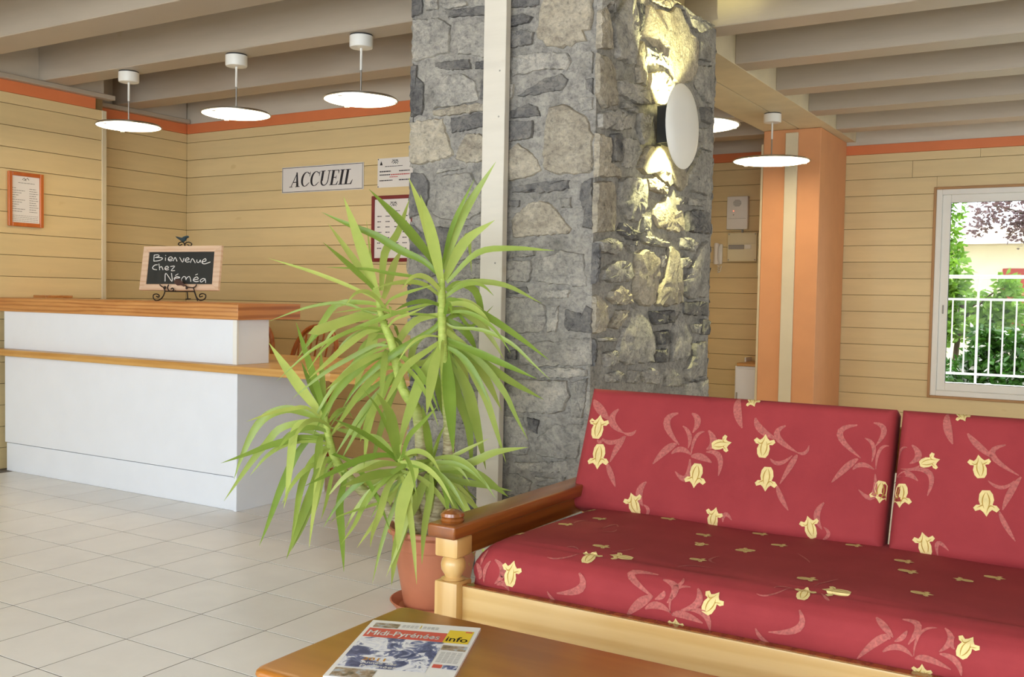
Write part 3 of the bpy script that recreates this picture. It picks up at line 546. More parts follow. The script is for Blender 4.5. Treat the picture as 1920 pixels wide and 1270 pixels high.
LEAVES = [[0.0424,0,[[-2.084,2.929,1.193],[-2.075,2.827,1.386],[-2.075,2.72,1.536]]],[0.0481,0,[[-2.081,2.931,1.183],[-2.04,2.804,1.365],[-2.013,2.705,1.474]]],[0.0385,0,[[-2.077,2.935,1.231],[-1.994,2.934,1.421],[-1.865,2.943,1.607]]],[0.0193,0,[[-2.081,2.933,1.241],[-2.02,2.912,1.391],[-1.921,2.895,1.545]]],[0.0424,0,[[-2.073,2.936,1.193],[-1.981,2.924,1.325],[-1.856,2.928,1.402]]],[0.027,0,[[-2.064,2.941,1.183],[-1.953,2.968,1.29],[-1.828,3.001,1.307],[-1.676,3.037,1.3]]],[0.0231,0,[[-2.069,2.936,1.133],[-2.022,2.988,1.185],[-1.916,3.093,1.18],[-1.815,3.198,1.114]]],[0.0308,2,[[-2.066,2.938,1.155],[-2.043,2.978,1.181],[-2.006,3.036,1.157],[-2.005,3.087,1.069],[-2.019,3.11,1.012]]],[0.0462,0,[[-2.092,2.926,1.231],[-2.15,2.932,1.289],[-2.292,2.949,1.414],[-2.449,2.963,1.537]]],[0.0347,0,[[-2.284,2.841,1.15],[-2.33,2.917,1.29],[-2.329,2.991,1.37],[-2.354,3.093,1.509]]],[0.0327,0,[[-2.091,2.926,1.212],[-2.136,2.892,1.26],[-2.202,2.841,1.297],[-2.269,2.788,1.346],[-2.349,2.724,1.385],[-2.419,2.667,1.424]]],[0.0231,0,[[-2.085,2.926,1.135],[-2.097,2.863,1.17],[-2.111,2.794,1.182],[-2.127,2.69,1.172],[-2.132,2.617,1.154]]],[0.0154,0,[[-2.087,2.927,1.173],[-2.131,2.893,1.197],[-2.229,2.813,1.212],[-2.287,2.765,1.225],[-2.4,2.669,1.229]]],[0.0193,2,[[-2.061,2.943,1.193],[-2.046,3.04,1.362],[-2.049,3.064,1.305],[-2.061,3.095,1.223]]],[0.0308,0,[[-2.068,2.935,1.114],[-2.037,2.948,1.122],[-1.928,2.982,1.071],[-1.801,3.015,0.993],[-1.69,3.041,0.915]]],[0.0173,0,[[-2.065,2.933,1.039],[-2.031,2.948,1.021],[-1.94,2.989,1.015],[-1.844,3.027,0.972],[-1.769,3.053,0.904],[-1.703,3.074,0.843]]],[0.0308,2,[[-2.067,2.935,1.087],[-2.051,2.955,1.093],[-1.993,3.04,1.036],[-1.961,3.103,0.965],[-1.943,3.151,0.898]]],[0.0347,2,[[-2.066,2.934,1.049],[-2.057,2.951,1.045],[-2.033,3.028,1.0],[-2.031,3.099,0.928]]],[0.0308,0,[[-2.062,2.933,0.981],[-1.97,2.953,0.946],[-1.851,2.972,0.903],[-1.71,2.99,0.852]]],[0.0385,0,[[-2.058,2.935,0.972],[-1.968,3.035,0.894],[-1.897,3.12,0.825],[-1.812,3.224,0.754]]],[0.0424,0,[[-2.061,2.935,1.01],[-2.022,2.984,0.958],[-1.991,3.035,0.889],[-1.966,3.086,0.807],[-1.945,3.141,0.709]]],[0.027,0,[[-2.056,2.935,0.962],[-2.006,2.972,0.944],[-1.948,3.019,0.885],[-1.889,3.068,0.786],[-1.858,3.097,0.702],[-1.823,3.13,0.611]]],[0.0462,0,[[-2.069,2.932,1.049],[-2.07,2.95,1.027],[-2.077,3.024,0.951],[-2.105,3.141,0.822],[-2.117,3.171,0.784]]],[0.0424,0,[[-2.072,2.925,0.962],[-2.068,2.9,0.934],[-2.043,2.834,0.866],[-1.968,2.697,0.734]]],[0.052,0,[[-2.063,2.93,0.943],[-2.05,2.924,0.919],[-1.995,2.869,0.793],[-1.903,2.765,0.601]]],[0.0501,0,[[-2.058,2.933,0.933],[-2.015,2.971,0.837],[-1.989,2.998,0.745],[-1.953,3.05,0.5]]],[0.0308,0,[[-2.06,2.934,0.972],[-1.999,2.98,0.892],[-1.958,3.015,0.801],[-1.934,3.038,0.727],[-1.889,3.086,0.527]]],[0.0385,0,[[-2.061,2.93,0.914],[-2.037,2.954,0.875],[-2.035,2.975,0.777],[-2.01,3.018,0.658],[-2.017,3.054,0.477]]],[0.0347,0,[[-2.073,2.922,0.894],[-2.103,2.937,0.853],[-2.145,3.053,0.698],[-2.162,3.135,0.602]]],[0.0462,0,[[-2.075,2.923,0.943],[-2.1,2.864,0.867],[-2.102,2.798,0.757],[-2.098,2.737,0.658],[-2.083,2.703,0.592]]],[0.0308,0,[[-2.081,2.925,1.048],[-2.103,2.904,1.011],[-2.221,2.801,0.908],[-2.298,2.727,0.808],[-2.333,2.686,0.722]]],[0.0347,0,[[-2.076,2.928,1.068],[-2.201,2.935,1.039],[-2.309,2.968,0.949],[-2.389,3.009,0.854]]],[0.0289,0,[[-2.076,2.924,0.971],[-2.094,2.874,0.94],[-2.118,2.776,0.884],[-2.112,2.697,0.811],[-2.101,2.616,0.74]]],[0.0154,0,[[-2.079,2.926,1.052],[-2.113,2.9,1.065],[-2.191,2.835,1.069],[-2.269,2.769,1.085],[-2.373,2.678,1.067]]],[0.0212,0,[[-2.083,2.926,1.106],[-2.106,2.909,1.106],[-2.181,2.854,1.081],[-2.273,2.783,1.037],[-2.379,2.7,0.977],[-2.447,2.644,0.927],[-2.533,2.569,0.822]]],[-0.0385,0,[[-2.28,2.838,1.044],[-2.291,2.811,1.049],[-2.307,2.756,1.055],[-2.329,2.626,1.024],[-2.339,2.519,0.998]]],[0.027,0,[[-2.289,2.835,1.098],[-2.347,2.824,1.105],[-2.464,2.806,1.096],[-2.548,2.807,1.013],[-2.668,2.813,0.884]]],[0.0173,0,[[-2.294,2.833,1.109],[-2.304,2.829,1.121],[-2.375,2.8,1.156],[-2.51,2.745,1.209],[-2.622,2.699,1.244],[-2.686,2.673,1.263]]],[0.0135,0,[[-2.286,2.836,1.067],[-2.32,2.81,1.072],[-2.395,2.75,1.103],[-2.488,2.67,1.084],[-2.588,2.581,1.032]]],[0.0462,0,[[-2.288,2.837,1.121],[-2.294,2.823,1.144],[-2.293,2.743,1.291],[-2.285,2.629,1.47]]],[0.0308,0,[[-2.292,2.835,1.131],[-2.335,2.844,1.167],[-2.455,2.88,1.271],[-2.623,2.929,1.408]]],[0.0231,0,[[-2.294,2.835,1.14],[-2.302,2.783,1.18],[-2.308,2.687,1.239],[-2.31,2.556,1.309]]],[0.0347,0,[[-2.278,2.843,1.121],[-2.289,2.875,1.151],[-2.342,2.987,1.251],[-2.37,3.078,1.319]]],[0.0096,0,[[-2.289,2.837,1.131],[-2.344,2.867,1.199],[-2.401,2.917,1.287],[-2.489,2.998,1.423]]],[0.0154,0,[[-2.271,2.846,1.092],[-2.225,2.828,1.122],[-2.115,2.793,1.148],[-1.983,2.744,1.17]]],[0.0462,2,[[-2.279,2.84,1.059],[-2.31,2.841,1.043],[-2.361,2.884,0.95],[-2.428,2.913,0.875],[-2.512,2.965,0.757]]],[0.027,0,[[-2.268,2.845,1.021],[-2.283,2.812,1.007],[-2.299,2.772,0.998],[-2.316,2.699,0.957],[-2.329,2.584,0.884],[-2.334,2.515,0.842]]],[0.0193,0,[[-2.242,2.857,0.944],[-2.265,2.839,0.951],[-2.296,2.814,0.949],[-2.363,2.755,0.901],[-2.428,2.695,0.847],[-2.505,2.618,0.757]]],[0.027,0,[[-2.238,2.859,0.934],[-2.251,2.825,0.923],[-2.268,2.76,0.906],[-2.282,2.661,0.864],[-2.284,2.544,0.805]]],[0.0308,0,[[-2.233,2.861,0.924],[-2.289,2.806,0.901],[-2.337,2.748,0.845],[-2.37,2.698,0.781],[-2.388,2.656,0.705],[-2.402,2.617,0.634]]],[0.027,0,[[-2.223,2.865,0.87],[-2.25,2.816,0.865],[-2.271,2.718,0.792],[-2.273,2.636,0.718],[-2.269,2.559,0.65]]],[0.0231,0,[[-2.221,2.866,0.861],[-2.254,2.862,0.841],[-2.352,2.861,0.778],[-2.487,2.863,0.689],[-2.552,2.871,0.623]]],[0.0308,2,[[-2.081,2.923,1.019],[-2.184,2.943,0.975],[-2.244,2.976,0.916],[-2.311,3.054,0.802]]],[0.0308,2,[[-2.079,2.921,0.952],[-2.164,2.971,0.892],[-2.25,3.005,0.872],[-2.324,3.047,0.827]]],[0.027,0,[[-2.219,2.867,0.851],[-2.23,2.835,0.838],[-2.219,2.771,0.776],[-2.209,2.689,0.712],[-2.175,2.601,0.632]]],[0.027,0,[[-2.218,2.866,0.847],[-2.243,2.782,0.768],[-2.222,2.699,0.654],[-2.177,2.625,0.541]]],[0.027,0,[[-2.214,2.868,0.828],[-2.284,2.893,0.727],[-2.348,2.927,0.625],[-2.401,2.96,0.533],[-2.446,2.991,0.452]]],[0.0231,0,[[-2.219,2.867,0.851],[-2.287,2.789,0.735],[-2.314,2.743,0.637],[-2.336,2.703,0.557],[-2.341,2.693,0.533]]],[0.0231,0,[[-2.219,2.867,0.855],[-2.256,2.828,0.802],[-2.304,2.768,0.711],[-2.338,2.716,0.617],[-2.36,2.68,0.552]]],[0.0462,0,[[-2.117,2.739,0.561],[-2.11,2.721,0.59],[-2.081,2.66,0.675],[-2.056,2.604,0.744],[-2.04,2.517,0.819]]],[0.0154,0,[[-2.115,2.74,0.565],[-2.095,2.614,0.731],[-2.089,2.508,0.829]]],[0.027,0,[[-2.119,2.738,0.565],[-2.212,2.759,0.618],[-2.295,2.768,0.625],[-2.392,2.779,0.633],[-2.501,2.79,0.64]]],[0.0231,0,[[-2.12,2.737,0.565],[-2.148,2.59,0.664],[-2.167,2.448,0.729]]],[0.027,0,[[-2.118,2.738,0.554],[-2.133,2.709,0.577],[-2.161,2.653,0.579],[-2.191,2.576,0.562],[-2.24,2.402,0.505]]],[0.0385,0,[[-2.107,2.743,0.521],[-2.126,2.611,0.521],[-2.125,2.45,0.509]]],[0.0347,0,[[-2.107,2.742,0.498],[-2.197,2.76,0.478],[-2.26,2.777,0.459],[-2.433,2.821,0.415]]],[0.052,0,[[-2.104,2.746,0.547],[-2.053,2.747,0.533],[-2.045,2.704,0.485],[-2.023,2.636,0.409],[-1.964,2.543,0.3]]],[0.0481,0,[[-2.055,2.832,0.502],[-2.063,2.812,0.466],[-2.073,2.777,0.405],[-2.087,2.739,0.348],[-2.085,2.689,0.248],[-2.068,2.647,0.148]]],[0.027,0,[[-2.107,2.743,0.519],[-2.137,2.765,0.456],[-2.225,2.793,0.356],[-2.351,2.83,0.224],[-2.384,2.84,0.189]]],[0.027,0,[[-2.114,2.739,0.519],[-2.115,2.677,0.472],[-2.088,2.606,0.406],[-2.064,2.539,0.352],[-2.038,2.494,0.314]]],[0.0173,0,[[-2.103,2.744,0.5],[-2.11,2.725,0.428],[-2.126,2.693,0.336],[-2.135,2.668,0.258],[-2.141,2.634,0.144]]],[0.0231,0,[[-2.117,2.737,0.513],[-2.25,2.764,0.443],[-2.335,2.796,0.373],[-2.416,2.826,0.306]]],[0.0212,0,[[-2.113,2.739,0.509],[-2.153,2.663,0.47],[-2.163,2.613,0.421],[-2.16,2.56,0.36],[-2.166,2.498,0.303]]],[0.0193,0,[[-2.097,2.748,0.51],[-2.065,2.744,0.421],[-2.072,2.702,0.297],[-2.092,2.647,0.171]]],[0.027,0,[[-2.047,2.837,0.512],[-2.02,2.805,0.455],[-2.004,2.765,0.408],[-1.973,2.699,0.334],[-1.922,2.62,0.248]]],[0.0308,0,[[-2.041,2.841,0.521],[-2.077,2.91,0.432],[-2.142,3.01,0.304],[-2.156,3.041,0.268]]],[0.0308,0,[[-2.047,2.839,0.544],[-2.0,2.746,0.659],[-1.94,2.634,0.775]]],[0.0154,0,[[-2.045,2.84,0.544],[-1.953,2.744,0.645],[-1.873,2.672,0.71]]],[0.0173,0,[[-2.042,2.842,0.529],[-1.96,2.908,0.585],[-1.888,2.97,0.631]]],[0.0347,0,[[-2.038,2.843,0.521],[-1.966,2.894,0.532],[-1.919,2.929,0.551],[-1.862,2.972,0.583],[-1.77,3.04,0.601]]],[0.027,0,[[-2.038,2.843,0.529],[-2.009,2.87,0.54],[-1.98,2.898,0.512],[-1.97,2.919,0.441],[-1.969,2.934,0.372]]],[0.0443,0,[[-2.036,2.844,0.521],[-1.966,2.902,0.517],[-1.908,2.952,0.489],[-1.835,3.018,0.419]]],[0.027,0,[[-2.036,2.844,0.503],[-1.965,2.902,0.477],[-1.923,2.938,0.467],[-1.824,3.025,0.44]]],[0.0173,0,[[-2.036,2.844,0.503],[-1.965,2.918,0.448],[-1.929,2.96,0.405]]],[0.0308,0,[[-2.039,2.842,0.506],[-2.048,2.905,0.458],[-2.062,2.998,0.394],[-2.09,3.083,0.32]]],[0.027,0,[[-2.048,2.838,0.536],[-2.146,2.896,0.559],[-2.236,2.941,0.531],[-2.289,2.971,0.506]]],[0.0385,0,[[-2.048,2.838,0.536],[-2.092,2.84,0.539],[-2.154,2.854,0.488],[-2.22,2.924,0.351],[-2.262,2.976,0.256]]],[0.0135,0,[[-2.044,2.841,0.548],[-1.985,2.761,0.598],[-1.893,2.657,0.655]]],[0.0193,0,[[-2.109,2.743,0.554],[-2.04,2.694,0.652],[-1.958,2.661,0.713],[-1.867,2.62,0.778]]],[0.0173,0,[[-2.036,2.844,0.503],[-1.98,2.883,0.389],[-1.953,2.906,0.262],[-1.933,2.923,0.171]]],[0.0173,0,[[-2.036,2.844,0.503],[-1.967,2.897,0.369],[-1.936,2.926,0.262],[-1.923,2.939,0.204]]],[0.0173,0,[[-2.036,2.844,0.506],[-1.953,2.91,0.378],[-1.921,2.941,0.271],[-1.905,2.955,0.236]]],[0.0173,0,[[-2.034,2.845,0.506],[-1.921,2.93,0.388],[-1.865,2.976,0.297],[-1.857,2.983,0.268]]],[0.0424,0,[[-2.397,2.668,0.69],[-2.418,2.672,0.707],[-2.532,2.693,0.785],[-2.648,2.721,0.869],[-2.751,2.747,0.944]]],[0.0308,0,[[-2.391,2.672,0.69],[-2.406,2.678,0.711],[-2.47,2.707,0.797],[-2.557,2.746,0.906],[-2.654,2.79,1.026]]],[0.025,2,[[-2.391,2.673,0.699],[-2.417,2.69,0.729],[-2.471,2.74,0.795],[-2.582,2.849,0.93]]],[0.025,2,[[-2.398,2.669,0.709],[-2.458,2.701,0.752],[-2.532,2.741,0.799],[-2.643,2.809,0.876]]],[0.0347,0,[[-2.393,2.67,0.671],[-2.418,2.652,0.692],[-2.461,2.619,0.712],[-2.502,2.587,0.722],[-2.552,2.545,0.699],[-2.585,2.512,0.646],[-2.609,2.476,0.55],[-2.619,2.453,0.478]]],[0.0173,0,[[-2.394,2.67,0.68],[-2.419,2.601,0.732],[-2.443,2.538,0.73],[-2.46,2.482,0.724],[-2.485,2.378,0.699]]],[0.0289,0,[[-2.39,2.672,0.661],[-2.407,2.659,0.675],[-2.46,2.619,0.676],[-2.52,2.569,0.651],[-2.551,2.538,0.599],[-2.586,2.502,0.537],[-2.647,2.433,0.401]]],[0.027,0,[[-2.381,2.674,0.612],[-2.385,2.67,0.616],[-2.439,2.597,0.625],[-2.496,2.502,0.603],[-2.533,2.432,0.578],[-2.574,2.351,0.553]]],[0.0347,0,[[-2.389,2.671,0.652],[-2.416,2.639,0.672],[-2.439,2.609,0.677],[-2.453,2.581,0.652],[-2.433,2.541,0.561],[-2.405,2.495,0.455],[-2.394,2.466,0.401]]],[0.0308,0,[[-2.385,2.673,0.623],[-2.427,2.652,0.622],[-2.453,2.64,0.606],[-2.497,2.621,0.538],[-2.546,2.603,0.422],[-2.591,2.589,0.296],[-2.623,2.579,0.214]]],[0.0308,0,[[-2.385,2.673,0.62],[-2.388,2.64,0.625],[-2.319,2.551,0.558],[-2.259,2.463,0.506]]],[0.027,0,[[-2.374,2.678,0.586],[-2.388,2.66,0.586],[-2.407,2.615,0.541],[-2.406,2.564,0.463],[-2.38,2.509,0.36],[-2.358,2.464,0.282]]],[0.0385,0,[[-2.359,2.685,0.548],[-2.367,2.677,0.55],[-2.391,2.644,0.525],[-2.39,2.611,0.458],[-2.392,2.551,0.351],[-2.39,2.477,0.225]]],[0.0193,0,[[-2.356,2.686,0.536],[-2.371,2.669,0.526],[-2.381,2.631,0.458],[-2.388,2.56,0.327],[-2.397,2.505,0.244]]],[0.0193,0,[[-2.352,2.688,0.529],[-2.411,2.698,0.502],[-2.446,2.718,0.462],[-2.523,2.778,0.359],[-2.579,2.82,0.285]]],[0.0173,0,[[-2.349,2.69,0.525],[-2.341,2.653,0.501],[-2.28,2.556,0.431],[-2.231,2.473,0.383]]],[0.0308,0,[[-2.339,2.696,0.514],[-2.323,2.692,0.493],[-2.312,2.68,0.466],[-2.293,2.636,0.394],[-2.25,2.599,0.318],[-2.181,2.533,0.201]]],[0.0116,0,[[-2.094,2.75,0.5],[-2.121,2.667,0.43],[-2.137,2.63,0.418],[-2.187,2.513,0.394],[-2.196,2.474,0.371]]],[0.027,0,[[-2.05,2.835,0.506],[-2.085,2.865,0.465],[-2.165,2.909,0.41],[-2.247,2.988,0.317]]],[0.027,0,[[-2.041,2.841,0.503],[-1.977,2.81,0.486],[-1.92,2.756,0.455],[-1.854,2.669,0.415]]],[0.0231,0,[[-2.044,2.839,0.502],[-1.996,2.886,0.501],[-1.976,2.908,0.471],[-1.96,2.941,0.391]]],[0.027,0,[[-2.105,2.745,0.543],[-2.109,2.649,0.559],[-2.1,2.554,0.555],[-2.09,2.474,0.553]]],[0.0154,0,[[-2.267,2.844,1.005],[-2.2,2.814,1.046],[-2.117,2.782,1.067],[-1.999,2.731,1.098]]],[0.0193,2,[[-2.257,2.85,0.986],[-2.262,2.92,0.964],[-2.29,2.983,0.921],[-2.342,3.073,0.853]]],[0.0193,0,[[-2.076,2.93,1.097],[-2.083,2.845,1.115],[-2.082,2.736,1.105],[-2.073,2.65,1.082]]],[0.0154,0,[[-2.075,2.932,1.125],[-2.044,2.991,1.068],[-2.02,3.042,1.025],[-1.986,3.134,1.103]]],[0.0229,0,[[-2.076,2.932,1.141],[-2.079,2.866,1.187],[-2.082,2.806,1.204],[-2.085,2.752,1.193],[-2.087,2.705,1.154]]],[0.0218,0,[[-2.071,2.934,1.127],[-2.016,2.944,1.166],[-1.965,2.953,1.181],[-1.92,2.962,1.172],[-1.88,2.969,1.138]]],[0.0205,0,[[-2.071,2.933,1.113],[-2.033,2.966,1.12],[-1.998,2.996,1.111],[-1.967,3.023,1.084],[-1.94,3.046,1.041]]],[0.025,0,[[-2.075,2.93,1.098],[-2.013,2.936,1.109],[-1.956,2.94,1.099],[-1.906,2.944,1.067],[-1.862,2.948,1.014]]],[0.0214,0,[[-2.072,2.932,1.084],[-2.04,2.982,1.089],[-2.01,3.028,1.074],[-1.984,3.068,1.039],[-1.961,3.105,0.984]]],[0.0166,0,[[-2.08,2.926,1.07],[-1.992,2.927,1.081],[-1.914,2.928,1.062],[-1.843,2.929,1.015],[-1.78,2.929,0.938]]],[0.0205,0,[[-2.068,2.933,1.056],[-2.032,2.896,1.092],[-2.0,2.863,1.106],[-1.971,2.833,1.099],[-1.946,2.807,1.068]]],[0.0256,0,[[-2.071,2.93,1.041],[-2.056,2.983,1.067],[-2.042,3.031,1.072],[-2.029,3.074,1.056],[-2.018,3.112,1.018]]],[0.0157,0,[[-2.068,2.931,1.027],[-2.083,2.978,1.009],[-2.096,3.02,0.974],[-2.108,3.058,0.923],[-2.119,3.091,0.857]]],[0.0221,0,[[-2.078,2.924,1.013],[-2.095,2.975,0.986],[-2.111,3.021,0.942],[-2.125,3.063,0.879],[-2.137,3.099,0.798]]],[0.0178,0,[[-2.074,2.926,0.999],[-2.097,2.984,0.988],[-2.118,3.036,0.957],[-2.136,3.083,0.906],[-2.153,3.124,0.835]]],[0.0143,0,[[-2.072,2.927,0.985],[-2.088,2.872,0.992],[-2.102,2.822,0.981],[-2.115,2.778,0.95],[-2.127,2.739,0.9]]],[0.0184,0,[[-2.068,2.929,0.97],[-2.036,2.881,0.971],[-2.007,2.838,0.954],[-1.981,2.8,0.917],[-1.958,2.766,0.862]]],[0.0255,0,[[-2.069,2.927,0.956],[-2.012,2.93,0.935],[-1.959,2.933,0.894],[-1.912,2.936,0.835],[-1.871,2.938,0.756]]],[0.0181,0,[[-2.264,2.85,1.079],[-2.262,2.78,1.128],[-2.259,2.716,1.146],[-2.257,2.659,1.135],[-2.256,2.609,1.093]]],[0.023,0,[[-2.262,2.851,1.065],[-2.345,2.837,1.07],[-2.421,2.826,1.047],[-2.49,2.815,0.996],[-2.55,2.805,0.917]]],[0.0151,0,[[-2.255,2.854,1.051],[-2.227,2.82,1.081],[-2.202,2.789,1.093],[-2.179,2.761,1.086],[-2.159,2.737,1.06]]],[0.0251,0,[[-2.261,2.85,1.036],[-2.327,2.794,1.055],[-2.387,2.744,1.043],[-2.441,2.699,1.002],[-2.489,2.659,0.93]]],[0.0149,0,[[-2.257,2.851,1.022],[-2.275,2.894,1.027],[-2.292,2.934,1.016],[-2.306,2.969,0.99],[-2.319,3.0,0.947]]],[0.0146,0,[[-2.262,2.847,1.007],[-2.297,2.762,1.016],[-2.328,2.684,0.994],[-2.356,2.614,0.941],[-2.381,2.553,0.857]]],[0.0211,0,[[-2.251,2.854,0.993],[-2.319,2.839,1.003],[-2.38,2.826,0.99],[-2.436,2.814,0.953],[-2.485,2.804,0.892]]],[0.025,0,[[-2.252,2.852,0.979],[-2.322,2.872,0.981],[-2.384,2.89,0.959],[-2.441,2.906,0.914],[-2.49,2.92,0.844]]],[0.0228,0,[[-2.262,2.845,0.964],[-2.349,2.849,0.929],[-2.428,2.852,0.865],[-2.499,2.855,0.772],[-2.561,2.858,0.65]]],[0.0192,0,[[-2.249,2.852,0.95],[-2.307,2.79,0.915],[-2.36,2.734,0.851],[-2.407,2.684,0.758],[-2.449,2.639,0.638]]],[0.026,0,[[-2.26,2.846,0.936],[-2.221,2.789,0.923],[-2.186,2.738,0.887],[-2.155,2.691,0.83],[-2.128,2.651,0.75]]],[0.0228,0,[[-2.25,2.851,0.922],[-2.176,2.84,0.909],[-2.109,2.83,0.872],[-2.049,2.821,0.811],[-1.996,2.812,0.726]]],[0.0185,0,[[-2.254,2.848,0.907],[-2.267,2.896,0.888],[-2.278,2.939,0.852],[-2.289,2.978,0.799],[-2.298,3.013,0.73]]],[0.0181,0,[[-2.247,2.851,0.893],[-2.168,2.831,0.88],[-2.097,2.813,0.84],[-2.033,2.796,0.774],[-1.977,2.782,0.682]]],[0.0183,0,[[-2.386,2.675,0.673],[-2.392,2.722,0.703],[-2.398,2.765,0.713],[-2.404,2.803,0.703],[-2.409,2.837,0.673]]],[0.0231,0,[[-2.376,2.68,0.658],[-2.365,2.609,0.69],[-2.355,2.545,0.695],[-2.346,2.488,0.673],[-2.338,2.437,0.623]]],[0.0232,0,[[-2.381,2.676,0.642],[-2.398,2.617,0.662],[-2.414,2.564,0.659],[-2.428,2.516,0.634],[-2.441,2.473,0.588]]],[0.021,0,[[-2.376,2.678,0.627],[-2.391,2.732,0.652],[-2.405,2.781,0.655],[-2.418,2.825,0.637],[-2.429,2.864,0.598]]],[0.0196,0,[[-2.385,2.672,0.612],[-2.439,2.656,0.638],[-2.488,2.641,0.642],[-2.532,2.627,0.625],[-2.572,2.616,0.585]]],[0.0217,0,[[-2.373,2.678,0.597],[-2.423,2.613,0.615],[-2.468,2.553,0.605],[-2.508,2.5,0.566],[-2.543,2.453,0.498]]],[0.0244,0,[[-2.374,2.677,0.582],[-2.341,2.616,0.585],[-2.312,2.561,0.566],[-2.285,2.512,0.524],[-2.262,2.468,0.459]]],[0.0204,0,[[-2.374,2.677,0.566],[-2.281,2.663,0.552],[-2.197,2.65,0.508],[-2.122,2.639,0.433],[-2.055,2.628,0.327]]],[0.0223,0,[[-2.38,2.672,0.551],[-2.332,2.592,0.535],[-2.288,2.52,0.488],[-2.249,2.456,0.411],[-2.215,2.399,0.304]]],[0.021,0,[[-2.372,2.676,0.536],[-2.38,2.614,0.537],[-2.387,2.557,0.517],[-2.394,2.506,0.476],[-2.399,2.462,0.415]]],[0.0216,0,[[-2.044,2.842,0.564],[-2.088,2.866,0.583],[-2.128,2.887,0.583],[-2.164,2.907,0.565],[-2.195,2.924,0.528]]],[0.0218,0,[[-2.043,2.842,0.558],[-1.984,2.852,0.569],[-1.93,2.862,0.559],[-1.882,2.87,0.528],[-1.839,2.878,0.477]]],[0.0197,0,[[-2.049,2.838,0.552],[-2.081,2.764,0.549],[-2.11,2.696,0.52],[-2.135,2.636,0.464],[-2.158,2.583,0.382]]],[0.0162,0,[[-2.049,2.838,0.546],[-2.009,2.852,0.55],[-1.973,2.865,0.541],[-1.941,2.876,0.517],[-1.912,2.886,0.479]]],[0.0213,0,[[-2.049,2.837,0.54],[-1.979,2.853,0.55],[-1.916,2.868,0.536],[-1.859,2.881,0.498],[-1.808,2.892,0.435]]],[0.0189,0,[[-2.044,2.84,0.534],[-2.039,2.904,0.53],[-2.035,2.962,0.506],[-2.031,3.014,0.46],[-2.027,3.059,0.394]]],[0.0185,0,[[-2.048,2.838,0.528],[-2.079,2.858,0.543],[-2.108,2.876,0.544],[-2.134,2.892,0.531],[-2.157,2.907,0.505]]],[0.0181,0,[[-2.051,2.836,0.522],[-2.096,2.796,0.507],[-2.138,2.76,0.472],[-2.175,2.728,0.418],[-2.208,2.699,0.344]]],[0.0238,0,[[-2.043,2.84,0.516],[-1.959,2.817,0.488],[-1.882,2.797,0.432],[-1.813,2.778,0.347],[-1.752,2.762,0.234]]],[0.0208,0,[[-2.042,2.84,0.51],[-2.072,2.872,0.5],[-2.099,2.901,0.476],[-2.124,2.927,0.438],[-2.145,2.95,0.386]]],[0.0247,0,[[-2.038,2.842,0.504],[-1.96,2.827,0.476],[-1.89,2.812,0.422],[-1.827,2.799,0.342],[-1.771,2.788,0.236]]],[0.0157,0,[[-2.05,2.835,0.497],[-2.007,2.869,0.486],[-1.968,2.901,0.457],[-1.933,2.929,0.409],[-1.902,2.954,0.344]]],[0.0167,0,[[-2.111,2.743,0.57],[-2.058,2.7,0.582],[-2.01,2.661,0.57],[-1.967,2.626,0.535],[-1.929,2.595,0.477]]],[0.025,0,[[-2.115,2.74,0.564],[-2.056,2.73,0.594],[-2.002,2.72,0.6],[-1.954,2.712,0.583],[-1.912,2.705,0.542]]],[0.019,0,[[-2.111,2.742,0.558],[-2.115,2.805,0.571],[-2.118,2.861,0.562],[-2.121,2.912,0.532],[-2.124,2.956,0.481]]],[0.0197,0,[[-2.114,2.74,0.552],[-2.041,2.733,0.559],[-1.974,2.726,0.541],[-1.914,2.72,0.498],[-1.862,2.715,0.431]]],[0.0234,0,[[-2.116,2.738,0.546],[-2.168,2.689,0.553],[-2.215,2.643,0.536],[-2.257,2.603,0.495],[-2.295,2.567,0.429]]],[0.0252,0,[[-2.107,2.744,0.54],[-2.032,2.75,0.547],[-1.964,2.756,0.528],[-1.903,2.761,0.484],[-1.849,2.765,0.415]]],[0.0259,0,[[-2.107,2.743,0.534],[-2.106,2.79,0.535],[-2.105,2.832,0.521],[-2.104,2.87,0.491],[-2.103,2.903,0.447]]],[0.0212,0,[[-2.113,2.739,0.528],[-2.172,2.692,0.514],[-2.225,2.649,0.475],[-2.273,2.611,0.412],[-2.315,2.577,0.324]]],[0.0204,0,[[-2.108,2.743,0.522],[-2.064,2.783,0.5],[-2.024,2.819,0.458],[-1.989,2.851,0.396],[-1.958,2.88,0.315]]],[0.0183,0,[[-2.112,2.739,0.516],[-2.128,2.791,0.501],[-2.142,2.838,0.468],[-2.155,2.88,0.417],[-2.166,2.917,0.349]]],[0.0195,0,[[-2.107,2.742,0.511],[-2.155,2.711,0.487],[-2.199,2.683,0.445],[-2.238,2.658,0.384],[-2.272,2.636,0.304]]],[0.0233,0,[[-2.105,2.744,0.505],[-2.049,2.696,0.464],[-1.998,2.653,0.399],[-1.952,2.614,0.308],[-1.912,2.58,0.192]]]]
